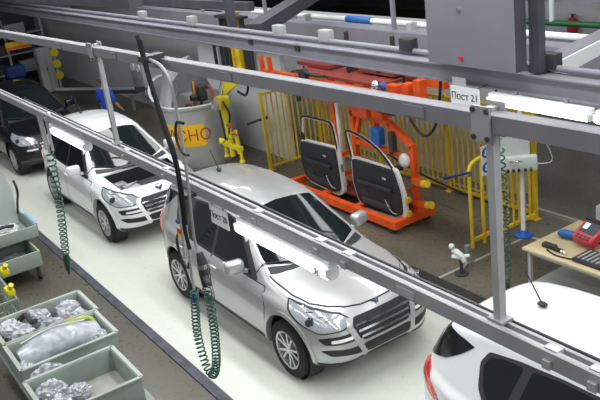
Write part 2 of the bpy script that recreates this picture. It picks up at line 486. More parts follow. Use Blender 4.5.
        hl=P('headlight',patch([(22,.83),(30,.885),(44,.925),(60,.955),(73,.985),(69,.91),(58,.83),(42,.765),(28,.765)],fcorner(s),.008,.6,.0) if False else patch_deg([(24,.82),(33,.90),(46,.945),(60,.975),(74,1.0),(71,.925),(61,.845),(47,.765),(31,.765)],fcorner(s),.008),lampglass)
        q=V((1.25,0,.865)); a=math.radians(52); dd=V((math.cos(a),s*math.sin(a),0)); h=BVH.ray_cast(q+dd*2.5,-dd)[0]
        P('lens',MB().cyl(h-dd*.02,h+dd*.03,.055,.05,20),mat('lens_dark',(.10,.11,.13),.08,.6,1.),hl)
        fs=P('fog_light',patch_deg([(20,.61),(20,.70),(40,.71),(47,.69),(43,.62)],fcorner(s),.006),blackplastic)
        P('light_strip',patch_deg([(26,.635),(26,.67),(39,.675),(39,.64)],fcorner(s),.012),lamp_strip,fs)
        P('lower_intake',patch_deg([(18,.46),(18,.54),(40,.555),(46,.54),(40,.475)],fcorner(s),.006),blackplastic)
        P('front_lip',patch_deg([(1,.315),(1,.375),(25,.37),(60,.36),(70,.36),(70,.30),(40,.30)],fcorner(s),.008),blackplastic)
        tl=P('tail_light',patch_deg([(38,1.19),(45,1.12),(52,1.02),(59,.92),(57,.88),(48,.92),(39,1.0),(35,1.10)],bcorner(s),.010),tail_red)
        P('indicator',patch_deg([(47,.97),(51,1.0),(55,.94),(52,.92)],bcorner(s),.016),tail_orange,tl)
        P('rear_reflector',patch_deg([(26,.58),(26,.61),(46,.61),(46,.58)],bcorner(s),.008),tail_red)
        # mirror
        mm=MB(); bmesh.ops.create_cube(mm.bm,size=1); bmesh.ops.transform(mm.bm,matrix=Matrix.Translation((.56,s*.98,1.19))@Matrix.Rotation(s*.2,4,'Z')@Matrix.Diagonal((.15,.25,.17,1)),verts=mm.bm.verts[:])
        bevel(mm,.05,3); mm.bar((.58,s*.82,1.09),(.57,s*.92,1.13),.07,.04)
        mo=P('mirror',mm,paint)
        P('mirror_glass',MB().box((.48,s*.98,1.19),(.012,.19,.12),Matrix.Rotation(s*.2,3,'Z')),chrome,mo)
    # front
    gr=P('grille',patch([(-.37,.84),(-.42,.76),(-.33,.58),(.33,.58),(.42,.76),(.37,.84)],front(),.006,.05,.03),blackplastic)
    for z,w in((.615,.35),(.68,.37),(.745,.395)):
        P('bar',patch([(-w,z),(-w,z+.024),(w,z+.024),(w,z)],front(),.016,.05),chrome,gr)
    P('grille_frame',patch([(-.45,.85),(-.50,.76),(-.36,.38),(-.30,.38),(-.42,.76),(-.37,.84)],front(),.010,.05,.02),paint)
    P('grille_frame',patch([(.45,.85),(.50,.76),(.36,.38),(.30,.38),(.42,.76),(.37,.84)],front(),.010,.05,.02),paint)
    P('lower_grille',patch([(-.33,.55),(-.30,.37),(.30,.37),(.33,.55)],front(),.006,.05,.03),blackplastic)
    hb=BVH.ray_cast(V((2.06,0,3)),V((0,0,-1)))
    M_=frameM(hb[0]+hb[1]*.006,(0,1,0),hb[1].cross(V((0,1,0))) if False else V((-1,0,.4)))
    bd=MB().prism([(-.07,.045),(-.02,.03),(0,.0),(.02,.03),(.07,.045),(.055,.0),(.02,-.02),(.012,-.05),(-.012,-.05),(-.02,-.02),(-.055,0)],.012,M_)
    P('badge',bd,mat('badge_dark',(.10,.10,.16),.2,.8))
    if open_bay:
        # bay tub and what sits in it
        tub=MB()
        ins=[(x-.0,y) for x,y in bay]
        n=len(bay); B0=[tub.bm.verts.new((x,y,.50)) for x,y in bay]; T0=[tub.bm.verts.new((x,y,BVH.ray_cast(V((x,y,3)),V((0,0,-1)))[0].z-.012)) for x,y in [(.995*(x-1.6)+1.6,y*.992) for x,y in bay]]
        for k in range(n): tub.bm.faces.new((B0[k],B0[(k+1)%n],T0[(k+1)%n],T0[k]))
        tub.bm.faces.new(B0)
        eb=P('engine_bay',tub,blackplastic)
        P('engine_cover',bevel(MB().box((1.52,.10,.80),(.50,.62,.16)),.04),part_dark,eb)
        P('battery',bevel(MB().box((1.30,-.42,.84),(.24,.20,.20)),.02),engine_grey,eb)
        P('air_box',bevel(MB().box((1.58,-.30,.86),(.40,.26,.10)),.02).box((1.58,-.30,.915),(.30,.18,.02)),cabinet_grey,eb)
        P('radiator_top',MB().box((1.84,0,.80),(.05,.8,.10)),part_dark,eb)
        P('strut_cap',MB().cyl((1.45,.55,.8),(1.45,.55,.93),.09),engine_grey,eb)
        P('strut_cap',MB().cyl((1.45,-.56,.78),(1.45,-.56,.90),.08),engine_grey,eb)
        P('hose',MB().tube(dense([(1.8,.3,.84),(1.72,.42,.93),(1.6,.45,.92),(1.45,.3,.88),(1.3,.25,.8)],.04),.025),rubber,eb)
        P('hose',MB().tube(dense([(1.82,-.4,.84),(1.76,-.48,.92),(1.7,-.52,.9),(1.5,-.2,.93),(1.3,-.1,.85)],.04),.022),engine_grey,eb)
        P('reservoir',MB().ball((1.76,-.44,.88),.08,(1,1,.8)),white_enamel,eb)
        for dy in(-.5,.5): P('hood_prop_bracket',MB().box((1.86,dy,.90),(.04,.10,.03)),engine_grey,eb)
        P('bonnet_latch',MB().box((1.98,0,.93),(.05,.16,.02)).tube([(1.97,-.25,.93),(1.99,0,.95),(1.97,.25,.93)],.008),part_dark)
    else:
        hp=[(1.11,0),(1.07,.45),(.98,.72),(1.45,.72),(1.72,.665),(1.88,.54),(1.99,.38),(2.035,.2),(2.045,0),(2.035,-.2),(1.99,-.38),(1.88,-.54),(1.72,-.665),(1.45,-.72),(.98,-.72),(1.07,-.45)]
        P('hood_gap',patch([(1.65+(x-1.65)*1.03,y*1.022) for x,y in hp],top_(),.002,.06),blackplastic)
        P('hood',patch(hp,top_(),.014,.06,skirt=.012),paint)
    P('antenna',MB().ball((-1.42,0,1.76),.035,(1.5,1,.6)).cyl((-1.42,0,1.76),(-1.60,0,2.02),.007,.005,8),blackplastic)
    P('tailgate_gap',patch([(-.70,1.12),(-.66,.80),(.66,.80),(.70,1.12),(.685,1.12),(.645,.815),(-.645,.815),(-.685,1.12)],back(),.002,.05),blackplastic)
    pl=P('number_plate_recess',patch([(-.28,.90),(-.28,1.02),(.28,1.02),(.28,.90)],back(),.004,.05),blackplastic)
    P('rear_bumper_trim',patch([(-.6,.50),(-.62,.60),(.62,.60),(.6,.50)],back(),.006,.05),blackplastic)
    car.location=loc
    return car
def patch_deg(poly, ray, off):
    k=1/55.
    return patch([(t*k,z) for t,z in poly], (lambda u,v: ray(u/k,v)), off, .035, .012, skirt=.02)
lamp_strip=mat('fog_lamp',(.9,.92,.95),.2,0,.5)
CY=4.87
silver=make_car((-8.65,CY,.012),silver_paint,'silver sport utility car with closed bonnet, in the middle of the line')
white=make_car((-14.6,CY,.012),white_paint,'white sport utility car with its engine bay uncovered, behind the silver car',open_bay=True)
black=make_car((-20.5,CY,.012),black_paint,'black sport utility car at the far end of the line')
near=make_car((-2.74,CY,.012),white_paint,'white car in the near corner, only its rear end and roof showing')
# ------------------------------------------------------------------ overhead rails and what hangs from them
RY=2.8
def rail_profile(kind):
    if kind=='slot':   # C-shaped running rail: two ridges with a groove between
        return [(-.05,-.05),(-.05,.045),(-.035,.052),(-.018,.052),(-.018,.02),(.018,.02),(.018,.052),(.04,.052),(.055,.04),(.055,-.05),(.02,-.058),(-.02,-.058)]
    return [(-.045,-.045),(-.045,.045),(-.035,.05),(.035,.05),(.045,.045),(.045,-.045),(.03,-.05),(-.03,-.05)]
def x_prism(prof, x0, x1, y, z):
    M=Matrix(((0,0,1,x0),(1,0,0,y),(0,1,0,z),(0,0,0,1)))
    return MB().prism(prof, x1-x0, M)
lr=thing('tool_rail','grooved grey aluminium tool rail crossing low in front of the cars','rail',(-12,RY,3.02))
obj('rail_profile',x_prism(rail_profile('slot'),-26,1.5,RY,3.02),rail_steel,lr)
for i,x in enumerate((-2.32,-2.05,-4.35,-4.02,-5.2,-6.9,-7.9,-10.6)):
    obj('trolley',bevel(MB().box((x,RY,3.055),(.09,.075,.05)),.01).box((x,RY-.062,3.0),(.05,.02,.05)),aluminium,lr)
for x in (-1.9,-3.4,-4.7,-9.2): obj('joint_plate',MB().box((x,RY-.053,3.01),(.16,.012,.05)),aluminium,lr)
obj('cable',MB().tube(dense([(-12,RY+.07,3.07),(-9,RY+.075,3.05),(-6,RY+.07,3.07),(-3,RY+.075,3.05),(0,RY+.07,3.07)],.2),.012,6),hose_black,lr)
ur=thing('support_rail','plain grey support rail running high above the grooved tool rail','rail',(-12,RY,4.21))
obj('rail_profile',x_prism(rail_profile('plain'),-26,1.5,RY,4.20),rail_grey,ur)
for x in (-3.2,-5.3,-7.6,-9.3): obj('joint_plate',MB().box((x,RY-.05,4.2),(.18,.012,.06)),rail_grey,ur)
ur.rotation_euler=(0,-.018,0); ur.location.z-=.167
for x,lab in ((-2.70,'square aluminium hanger post on the right, in front of the yellow fence'),(-8.22,'thin hanger post at left, reaching down above the white car'),(-13.7,'hanger post near the far end of the tool rail')):
    p=thing('hanger_post',lab,'post',(x,RY,3.03),0); cz=4.20+.018*(x+2.7)
    obj('upright',MB().box((x,RY+.02,(3.05+cz+.07)/2),(.048,.048,cz+.07-3.05)),aluminium,p)
    obj('clamp_plate',bevel(MB().box((x,RY+.052,cz),(.12,.012,.18)),.004),rail_steel,p)
    for dz in (-.07,.07):
        for dx in (-.045,.045): obj('bolt',MB().cyl((x+dx,RY-.045,cz+dz),(x+dx,RY-.072,cz+dz),.014,seg=8),part_dark,p)
    obj('clamp_plate',MB().box((x,RY-.056,cz),(.12,.012,.18)),rail_steel,p)
    obj('foot_plate',MB().box((x,RY+.02,3.08),(.11,.09,.016)),rail_steel,p)

def tube_lamp(x0,x1,y,z,label,s=1.):
    t=thing('fluorescent_lamp',label,'lamp',((x0+x1)/2,y,z),0)
    obj('housing',bevel(MB().box(((x0+x1)/2,y+.03*s,z+.055*s),(x1-x0,.13*s,.06*s)),.01),white_enamel,t)
    obj('diffuser',x_prism([(-.075*s,.03*s),(.085*s,.03*s),(.08*s,-.05*s),(.05*s,-.085*s),(-.04*s,-.085*s),(-.07*s,-.05*s)],x0+.02,x1-.02,y,z),lamp_white,t)
    for x in (x0,x1):
        obj('end_cap',x_prism([(-.07*s,.03*s),(.08*s,.03*s),(.075*s,-.05*s),(.045*s,-.08*s),(-.035*s,-.08*s),(-.065*s,-.05*s)],x-.008,x+.012,y,z),white_enamel,t)
    c=MB()
    for x in (x0+.25*(x1-x0),x0+.75*(x1-x0)): c.box((x,y+.055,z+.10*s),(.03,.05,.09*s))
    obj('bracket',c,rail_steel,t)
    return t
t=tube_lamp(-5.52,-4.22,RY-.03,2.875,'bright fluorescent lamp under the tool rail in front of the silver car',.78)
obj('latch',MB().bar((-4.33,RY-.10,2.89),(-4.27,RY-.105,2.85),.02,.014).bar((-4.33,RY-.10,2.85),(-4.27,RY-.105,2.89),.02,.014),aluminium,t)
tube_lamp(-10.42,-9.17,RY-.03,2.885,'bright fluorescent lamp under the tool rail in front of the white car',.8)
# far gantry over the line
fb=thing('gantry_beam','wide pale lavender beam running along the far side of the line','beam',(-12,6.2,3.2))
obj('web',MB().box((-12,6.22,3.28),(32,.05,.18)).box((-12,6.27,3.37),(32,.22,.02)).box((-12,6.27,3.19),(32,.22,.02)),beam_paint,fb)
obj('conduit',MB().cyl((-28,6.35,3.43),(4,6.35,3.43),.035,seg=10),beam_paint,fb)
for x in (-5.28,-7.4,-9.1,-10.3,-13.2,-15.4): obj('junction_box',bevel(MB().box((x,6.36,3.5),(.22,.12,.16)),.01),(cabinet_grey if x<-8 else part_dark),fb)
for x in (-9.6,-10.9): obj('clip',MB().box((x,6.19,3.33),(.12,.03,.10)),part_dark,fb)
tube_lamp(-5.86,-4.60,6.1,3.10,'left one of the two fluorescent lamps below the gantry beam at top right',.72)
tube_lamp(-4.54,-3.28,6.1,3.10,'fluorescent lamp below the gantry beam, cut by the right picture edge',.72)
lp=thing('cable_tray','long lavender cable tray behind the gantry beam','tray',(-12,8.5,2.85))
obj('tray_body',MB().box((-13,8.5,2.98),(26,.30,.24)),beam_paint,lp)
obj('edge_strip',MB().box((-13,8.34,2.85),(26,.02,.03)),part_dark,lp)
obj('pipe',MB().cyl((-24,8.72,3.16),(-3,8.72,3.16),.05,seg=10),white_enamel,lp)
obj('blue_sleeve',MB().cyl((-11.75,8.72,3.16),(-11.05,8.72,3.16),.065,seg=12),blue_sign,lp)
for x in (-13.4,-12.9,-9.9): obj('pipe_clamp',MB().box((x,8.62,3.15),(.10,.14,.12)),cabinet_grey,lp)
for x in (-17,-14.2,-10.2,-8.2): obj('hanger',MB().box((x,8.5,6.04),(.06,.06,5.9)),beam_paint,lp)
sp=thing('service_pipe','thin dark service pipe with valves between beam and cable tray','pipe',(-12,7.05,3.06))
obj('pipe_run',MB().cyl((-24,7.05,3.06),(-3,7.05,3.06),.03,seg=8),part_dark,sp)
for x in (-12.5,-8.05): obj('pipe_bracket',MB().box((x,6.72,3.10),(.04,.72,.04)),part_dark,sp)
for x,m in ((-11.6,chrome),(-10.9,part_dark),(-9.9,chrome),(-9.4,part_dark),(-8.9,chrome),(-13.6,chrome)): obj('valve',MB().ball((x,7.03,3.07),.085).cyl((x,7.03,3.07),(x,7.03,3.22),.025),m,sp)
gd=thing('roof_girder','dark steel girder rising at a slant behind the gantry beam','girder',(-11.2,6.45,3.40))
obj('girder_web',MB().bar((-11.3,6.5,3.40),(-12.9,9.3,3.72),.30,.22),beam_dark,gd)
obj('vertical_hanger',MB().box((-11.82,6.4,4.5),(.12,.12,2.2)),beam_dark,gd)
single('roof_girder',MB().bar((-24,12.5,3.6),(-6,12.5,3.75),.3,.35),beam_dark,'dark girder running level far behind the cable tray','girder')
single('roof_girder',MB().bar((-27,5.4,3.75),(-12.3,5.0,4.1),.22,.18),beam_dark,'dark girder crossing the top left corner','girder')
single('roof_girder',MB().bar((-27,7.2,3.45),(-13,7.5,3.55),.12,.16),beam_dark,'slim dark girder at top left, above the gantry beam','girder')
br=thing('roof_brace','pale slanting brace meeting the gantry beam at upper right','brace',(-5.3,6.3,3.4))
obj('brace_web',MB().bar((-5.42,6.35,3.43),(-6.05,8.9,3.42),.22,.04),beam_paint,br)
obj('brace_flange',MB().bar((-5.30,6.35,3.36),(-5.93,8.9,3.35),.05,.16),white_enamel,br)
obj('gusset',MB().box((-5.38,6.32,3.40),(.22,.06,.06)),part_dark,br)
cb=thing('hanging_cabinet','big grey sheet metal cabinet hanging above the gantry beam','cabinet',(-6.05,6.2,3.42))
obj('front_panel',bevel(MB().box((-6.04,6.02,4.4),(1.25,.03,1.94)),.008),box_grey,cb)
for sx in (-5.43,-6.65): obj('side_panel',MB().box((sx,6.10,4.4),(.03,.16,1.94)),beam_dark,cb)
obj('bottom_panel',MB().box((-6.04,6.10,3.45),(1.20,.16,.03)),beam_dark,cb)
for z in (3.52,4.03): obj('screw',MB().cyl((-6.15,6.01,z),(-6.15,5.985,z),.025,seg=10),(red if z<3.6 else chrome),cb)
obj('corner_post',MB().box((-5.34,6.25,4.4),(.12,.10,2.0)),beam_dark,cb)
# pieces on the far wall at upper right
gp=thing('green_pipe','green pipe running level at the upper right','pipe',(-9.6,12,2.6))
obj('pipe_run',MB().cyl((-11,12,2.56),(-5,12,2.6),.055,seg=10),green_paint,gp)
obj('drop_pipe',MB().cyl((-9.9,12.0,2.6),(-9.9,12.0,8.99),.05),white_enamel,gp)
single('grey_duct',MB().box((-8,12.2,3.02),(7,.3,.16)),beam_paint,'grey duct level above the green pipe','duct')

for z0,z1,lab in ((1.82,2.21,'upper red cylinder on the pale wall at right'),(1.03,1.40,'lower red cylinder on the pale wall at right')):
    e=thing('fire_extinguisher',lab,'extinguisher',(-11.32,14.4,z0))
    obj('cylinder',MB().lathe([(0,z0),(.10,z0),(.11,z0+.03),(.11,z1-.12),(.06,z1-.05),(.03,z1-.04),(0,z1-.04)],Matrix.Translation((-11.32,14.38,0)),16),red,e)
    obj('valve',MB().cyl((-11.32,14.38,z1-.05),(-11.32,14.38,z1+.02),.03).box((-11.28,14.36,z1+.02),(.14,.03,.02)),part_dark,e)
    obj('wall_bracket',MB().box((-11.32,14.47,(z0+z1)/2),(.18,.05,.05)),part_dark,e)
# signs
def plate(name,label,c,w,h,body,size,n=(0,-1,0)):
    t=thing(name,label,'sign',(c[0],c[1],c[2]-h/2))
    x=V((1,0,0))
    obj('plate',MB().box(c,(w,.012,h)),sign_white,t)
    M=frameM(V(c)+V((0,-.008,0)),(1,0,0),(0,0,1))
    obj('lettering',text_bm(body,size,M),ink,t)
    return t
s1=plate('station_sign','white station sign hung under the tool rail beside the silver car windows',(-5.90,RY-.02,2.835),.31,.18,'Пост 20',.085)
obj('hook',MB().cyl((-6.0,RY-.02,2.92),(-6.0,RY-.02,2.99),.006,seg=6).cyl((-5.8,RY-.02,2.92),(-5.8,RY-.02,2.99),.006,seg=6),part_dark,s1)
s2=plate('station_sign','white station sign hung under the gantry beam left of the lamps',(-6.12,6.0,3.10),.42,.22,'Пост 21',.11)
obj('hook',MB().cyl((-6.28,6.01,3.2),(-6.28,6.18,3.22),.006,seg=6).cyl((-5.96,6.01,3.2),(-5.96,6.18,3.22),.006,seg=6),part_dark,s2)
obj('backing_strip',MB().box((-6.22,6.02,3.25),(.2,.01,.10)),cabinet_grey,s2)
# --- hanging tools, middle
ht=thing('air_tool_set','hanging air tool with silver tubes and looped green spiral hose, by the silver car','tool',(-6.4,2.72,3.0))
obj('silver_tube',MB().tube(dense([(-6.62,2.66,4.20),(-6.30,2.66,4.17),(-6.15,2.67,4.05),(-6.14,2.67,3.9),(-6.15,2.68,3.60),(-6.18,2.68,3.27),(-6.22,2.68,3.0),(-6.29,2.68,2.57),(-6.25,2.68,2.33)],.04),.015,8),aluminium,ht)
obj('silver_tube',MB().tube(dense([(-6.36,2.67,2.97),(-6.40,2.67,2.69),(-6.46,2.68,2.40),(-6.54,2.69,2.1),(-6.58,2.70,1.9)],.04),.015,8),aluminium,ht)
obj('silver_tube',MB().tube(dense([(-6.50,2.70,2.97),(-6.56,2.70,2.69),(-6.62,2.70,2.40),(-6.66,2.70,2.2)],.04),.016,8),aluminium,ht)
obj('hanger_clip',MB().box((-6.60,2.71,4.17),(.07,.12,.04)),part_dark,ht); obj('hanger_clip',MB().box((-6.40,2.71,2.975),(.34,.12,.035)),part_dark,ht)
g=obj('tool_body',MB().tube([(-6.24,2.68,2.42),(-6.22,2.68,2.34),(-6.22,2.68,2.22),(-6.25,2.68,2.08)],[.03,.045,.05,.03],12).tube([(-6.22,2.68,2.20),(-6.12,2.66,2.16),(-6.06,2.65,2.17)],[.035,.03,.02],10),part_dark,ht)
obj('collar',MB().tube([(-6.225,2.68,2.31),(-6.222,2.68,2.27)],.054,12),chrome,g)
obj('spiral_hose',MB().helix([(-6.58,2.70,1.90),(-6.71,2.70,1.40),(-6.685,2.70,1.12),(-6.62,2.70,.985),(-6.52,2.70,.96),(-6.43,2.70,1.06),(-6.34,2.70,1.28),(-6.28,2.70,1.58),(-6.24,2.69,1.86),(-6.22,2.68,2.08)],.038,.0085,.046),hose_green,ht)
obj('blue_coupling',MB().cyl((-6.60,2.70,1.86),(-6.61,2.70,1.76),.022),blue,ht)
obj('loop_hose',MB().tube(dense([(-6.60,2.68,2.55),(-6.72,2.68,2.40),(-6.70,2.68,2.22),(-6.58,2.68,2.15),(-6.52,2.68,2.25)],.03),.014,6),hose_black,ht)
tg=MB().box((-6.58,2.665,2.60),(.07,.008,.05)); obj('tag',tg,sign_white,ht)
obj('tag',MB().box((-6.585,2.665,2.55),(.07,.008,.05)),red,ht); obj('tag',MB().box((-6.59,2.665,2.50),(.07,.008,.05)),sign_yellow,ht); obj('tag',MB().box((-6.58,2.665,2.64),(.06,.008,.04)),blue,ht)
bh=thing('hanging_hose','pair of thick black hoses hanging from the support rail past the white car bonnet','hose',(-6.8,2.75,4.2))
obj('hose_strand',MB().tube(dense([(-6.55,2.62,4.405),(-6.49,2.62,4.1),(-6.38,2.62,3.7),(-6.25,2.62,3.29),(-6.28,2.62,2.95),(-6.33,2.62,2.65),(-6.30,2.62,2.45)],.05),.019,8),hose_black,bh)
obj('hose_strand',MB().tube(dense([(-6.50,2.62,4.37),(-6.45,2.62,4.03),(-6.33,2.62,3.68),(-6.23,2.62,3.42),(-6.22,2.62,3.10),(-6.27,2.62,2.71)],.05),.016,8),hose_black,bh)
obj('hose_strand',MB().tube(dense([(-5.93,2.62,3.72),(-6.07,2.62,3.70),(-6.13,2.62,3.55),(-6.06,2.62,3.44),(-5.93,2.62,3.44)],.04),.013,8),hose_black,bh)
obj('hose_clip',MB().box((-6.53,2.70,4.20),(.12,.20,.05)),part_dark,bh)
# --- hanging tools, left
lt=thing('air_tool_set','hanging air tool with a long straight spiral hose, by the white car wheel','tool',(-11,2.75,3.0))
obj('silver_tube',MB().tube([(-10.98,2.75,2.98),(-10.97,2.75,2.5)],.02,8),aluminium,lt)
obj('silver_tube',MB().tube([(-10.62,2.75,2.98),(-10.66,2.75,2.55)],.02,8),aluminium,lt)
obj('silver_tube',MB().tube(dense([(-10.80,2.74,2.98),(-10.80,2.74,2.6),(-10.84,2.74,2.45)],.05),.015,8),aluminium,lt)
obj('spiral_hose',MB().helix([(-10.83,2.75,2.5),(-10.88,2.75,2.2),(-10.98,2.75,1.82),(-11.12,2.75,1.4),(-11.28,2.75,1.02),(-11.38,2.75,.78)],.052,.011,.085),hose_green,lt)
h=obj('tool_body',MB().tube([(-11.38,2.75,.78),(-11.39,2.75,.70),(-11.42,2.75,.60),(-11.45,2.75,.48)],[.03,.055,.05,.035],12),hose_green,lt)
obj('nozzle',MB().cyl((-11.45,2.75,.49),(-11.47,2.75,.40),.025,.015),part_dark,h)
# green spiral behind the right post, black supply cables
gs=thing('spiral_hose','green spiral hose hanging beyond the right hanger post','hose',(-5.82,6.2,3.1))
obj('upper_line',MB().tube(dense([(-5.86,6.2,3.18),(-5.85,6.2,2.8),(-5.84,6.2,2.5)],.05),.012,6),hose_black,gs)
obj('coil',MB().helix([(-5.84,6.2,2.5),(-5.81,6.2,2.03),(-5.80,6.2,1.4),(-5.81,6.2,.85)],.045,.010,.085),hose_green,gs)
obj('nozzle',MB().cyl((-5.81,6.2,.88),(-5.81,6.2,.70),.03),part_dark,gs)
lc=thing('looped_cable','black cable sagging in a loop in front of the yellow fence bars','cable',(-8.85,7.8,2.3))
obj('cable',MB().tube(dense([(-9.21,7.8,2.84),(-9.24,7.8,2.5),(-9.22,7.8,2.13),(-9.10,7.8,1.85),(-8.85,7.8,1.70),(-8.62,7.8,1.88),(-8.50,7.8,2.24),(-8.43,7.8,2.6),(-8.41,7.8,2.84)],.05),.022,8),hose_black,lc)
obj('cable_head',MB().box((-9.21,7.9,2.86),(.08,.9,.07)).box((-8.41,7.9,2.86),(.08,.9,.07)),part_dark,lc)
# ------------------------------------------------------------------ fences
def fence(name,label,p0,p1,h,step=.15,z0=.08,posts=(0,1)):
    p0=V((*p0,0)); p1=V((*p1,0)); d=(p1-p0); L=d.length; d.normalize()
    t=thing(name,label,'fence',tuple(p0))
    b=MB(); n=int(L/step)
    for i in range(1,n): q=p0+d*(L*i/n); b.cyl(q+V((0,0,z0)),q+V((0,0,h)),.019,seg=8)
    obj('bars',b,yellow,t)
    for z in (z0,h): obj('rail',MB().bar(p0+V((0,0,z)),p1+V((0,0,z)),.045,.045),yellow,t)
    for f in posts:
        q=p0+d*(L*f); obj('post',MB().box(q+V((0,0,(h+.05)/2)),(.06,.06,h+.05)).box(q+V((0,0,.006)),(.14,.14,.012)),yellow,t)
    return t
fence('safety_fence','short yellow bar fence at left of the door carrier, square to the line',(-14.0,7.98),(-14.0,9.33),1.64,.118)
fence('safety_fence','long yellow bar fence behind the orange door carrier',(-13.9,9.40),(-8.22,9.40),1.76,.135,posts=(0,.33,.67,1))
fence('safety_fence','yellow bar fence standing behind the white pole with the control box',(-8.1,8.48),(-8.1,9.36),1.72,.125)
ga=thing('fence_gate','low yellow tube gate with a blue and white safety sign','gate',(-8.1,8.1,0))
obj('frame',MB().tube(dense([(-8.1,7.94,0),(-8.1,7.94,.6),(-8.1,7.94,1.22),(-8.1,7.99,1.34),(-8.1,8.10,1.38),(-8.1,8.36,1.42)],.06),.03,10).bar((-8.1,7.94,.12),(-8.1,8.42,.12),.05,.05),yellow,ga)
obj('upright',MB().cyl((-8.1,8.19,.0),(-8.1,8.19,1.40),.03).cyl((-8.1,8.36,.0),(-8.1,8.36,1.42),.025),yellow,ga)
sg=obj('sign_plate',MB().box((-8.05,8.24,1.34),(.012,.17,.46)),sign_white,ga)
for z in (1.46,1.23): 
    obj('blue_disc',MB().cyl((-8.045,8.24,z),(-8.038,8.24,z),.078,seg=24),blue_sign,sg)
    obj('pictogram',MB().ball((-8.037,8.24,z+.02),.025,(.1,1,1)).box((-8.037,8.24,z-.025),(.004,.06,.035)),sign_white,sg)
obj('handle_bar',MB().cyl((-8.1,7.94,1.22),(-8.15,7.58,1.25),.02).cyl((-8.15,7.58,1.25),(-8.16,7.50,1.255),.03),navy,ga)
obj('bracket',MB().box((-8.1,7.93,1.22),(.08,.08,.08)),chrome,ga)
# white pole with control box
wp=thing('control_pole','white pole with blue base and a pale control box','pole',(-7.82,8.75,0))
obj('pole',MB().cyl((-7.82,8.75,.02),(-7.82,8.75,3.05),.035),white_enamel,wp)
obj('base',MB().lathe([(0,.0),(.15,0),(.15,.03),(.07,.06),(.05,.10),(0,.10)],Matrix.Translation((-7.82,8.75,0)),20),blue,wp)
obj('blue_band',MB().cyl((-7.82,8.75,1.68),(-7.82,8.75,1.78),.042),blue_sign,wp)
obj('orange_band',MB().cyl((-7.82,8.75,1.78),(-7.82,8.75,1.86),.041),mat('band_orange',(.8,.35,.05)),wp)
N=V((.75,-.66,0)); T=V((.66,.75,0)); O=V((-7.82,8.75,0)); S=T*-.10
RZ=Matrix((T,-N,V((0,0,1)))).transposed()
bx=obj('back_plate',bevel(MB().box(O+S+N*.05+V((0,0,1.50)),(.44,.03,.46),RZ),.008),mat('pale_green_grey',(.52,.56,.53),.5),wp)
cu=obj('control_box',bevel(MB().box(O+S+N*.12+V((0,0,1.24)),(.62,.13,.22),RZ),.012),mat('pale_grey_box',(.60,.64,.62),.45),wp)
for k in (-.12,-.04,.04,.13,.21): obj('connector',MB().cyl(O+S+N*.19+T*k+V((0,0,1.165)),O+S+N*.22+T*k+V((0,0,1.15)),.022,seg=10),part_dark,cu)
obj('handle',MB().tube(dense([O+S+N*.19+T*-.1+V((0,0,1.30)),O+S+N*.24+V((0,0,1.31)),O+S+N*.19+T*.1+V((0,0,1.30))],.03),.01),chrome,cu)
obj('cable',MB().tube(dense([O+N*.1+T*.21+V((0,0,1.20)),O+N*.1+T*.42+V((0,0,1.22)),O+N*.09+T*.40+V((0,0,1.40)),O+N*.07+T*.25+V((0,0,1.66)),O+N*.03+T*.04+V((0,0,1.76))],.04),.009,6),aluminium,wp)
jb=thing('junction_box','small grey junction box with knobs fixed on the fence beside the right hanger post','box',(-8.05,8.55,1.5))
obj('case',bevel(MB().box((-8.02,8.56,1.56),(.07,.22,.24)),.01),cabinet_grey,jb)
for dy,dz in ((-.05,.06),(.05,.06),(.0,-.05)): obj('knob',MB().cyl((-7.985,8.56+dy,1.56+dz),(-7.955,8.56+dy,1.56+dz),.025),orange_dark,jb)

# ------------------------------------------------------------------ orange door carrier and its two doors
dc=thing('door_carrier','orange steel carrier frame holding two car doors','carrier',(-11.2,8.0,0))
def ob(name,mb,m=orange): return obj(name,mb,m,dc)
ob('base_beam',MB().box((-11.0,7.52,.16),(3.3,.12,.13))); ob('base_beam',MB().box((-11.0,8.28,.16),(3.3,.12,.13)))
for x in (-12.58,-11.5,-10.5,-9.42): ob('cross_beam',MB().box((x,7.9,.16),(.12,.7,.12)))
ob('deck_plate',MB().box((-11.1,8.02,.235),(2.6,.40,.03)),orange_dark)
for x in (-12.5,-9.5):
    for y in (7.52,8.28): ob('foot',MB().cyl((x,y,0),(x,y,.10),.06),part_dark)
ob('upright',MB().box((-11.52,8.05,1.3),(.10,.10,2.2))); ob('upright',MB().box((-10.98,8.05,1.3),(.09,.09,2.2)))
ob('upright',MB().cyl((-11.36,8.0,.22),(-11.36,8.0,2.2),.04),white_enamel)
ob('upright',MB().box((-9.45,8.05,.75),(.09,.09,1.2)))
ob('slant_beam',MB().bar((-9.45,8.05,1.34),(-9.98,8.05,1.66),.09,.09)); ob('top_beam',MB().bar((-9.95,8.05,1.66),(-11.0,8.05,1.70),.09,.09))
ob('mid_beam',MB().bar((-9.45,8.05,1.14),(-11.0,8.05,1.18),.08,.08))
ob('slant_beam',MB().bar((-10.95,8.05,1.25),(-10.55,8.05,2.2),.08,.08)); ob('upright',MB().box((-10.38,8.05,1.72),(.10,.10,1.1))); ob('upright',MB().box((-9.95,8.05,1.4),(.08,.08,.55)))
ob('drive_box',bevel(MB().box((-10.55,8.0,1.92),(.42,.30,.36)),.02)); ob('drive_box',bevel(MB().box((-10.1,8.02,1.88),(.30,.28,.24)),.02))
ob('motor',MB().cyl((-10.0,7.9,1.98),(-9.62,7.9,1.98),.10).cyl((-9.62,7.9,1.98),(-9.55,7.9,1.98),.07),part_dark)
ob('blue_control_box',bevel(MB().box((-10.22,7.96,1.42),(.22,.14,.30)),.015),blue_sign)
ob('valve_block',MB().box((-9.86,7.98,1.38),(.10,.10,.34)),part_dark)
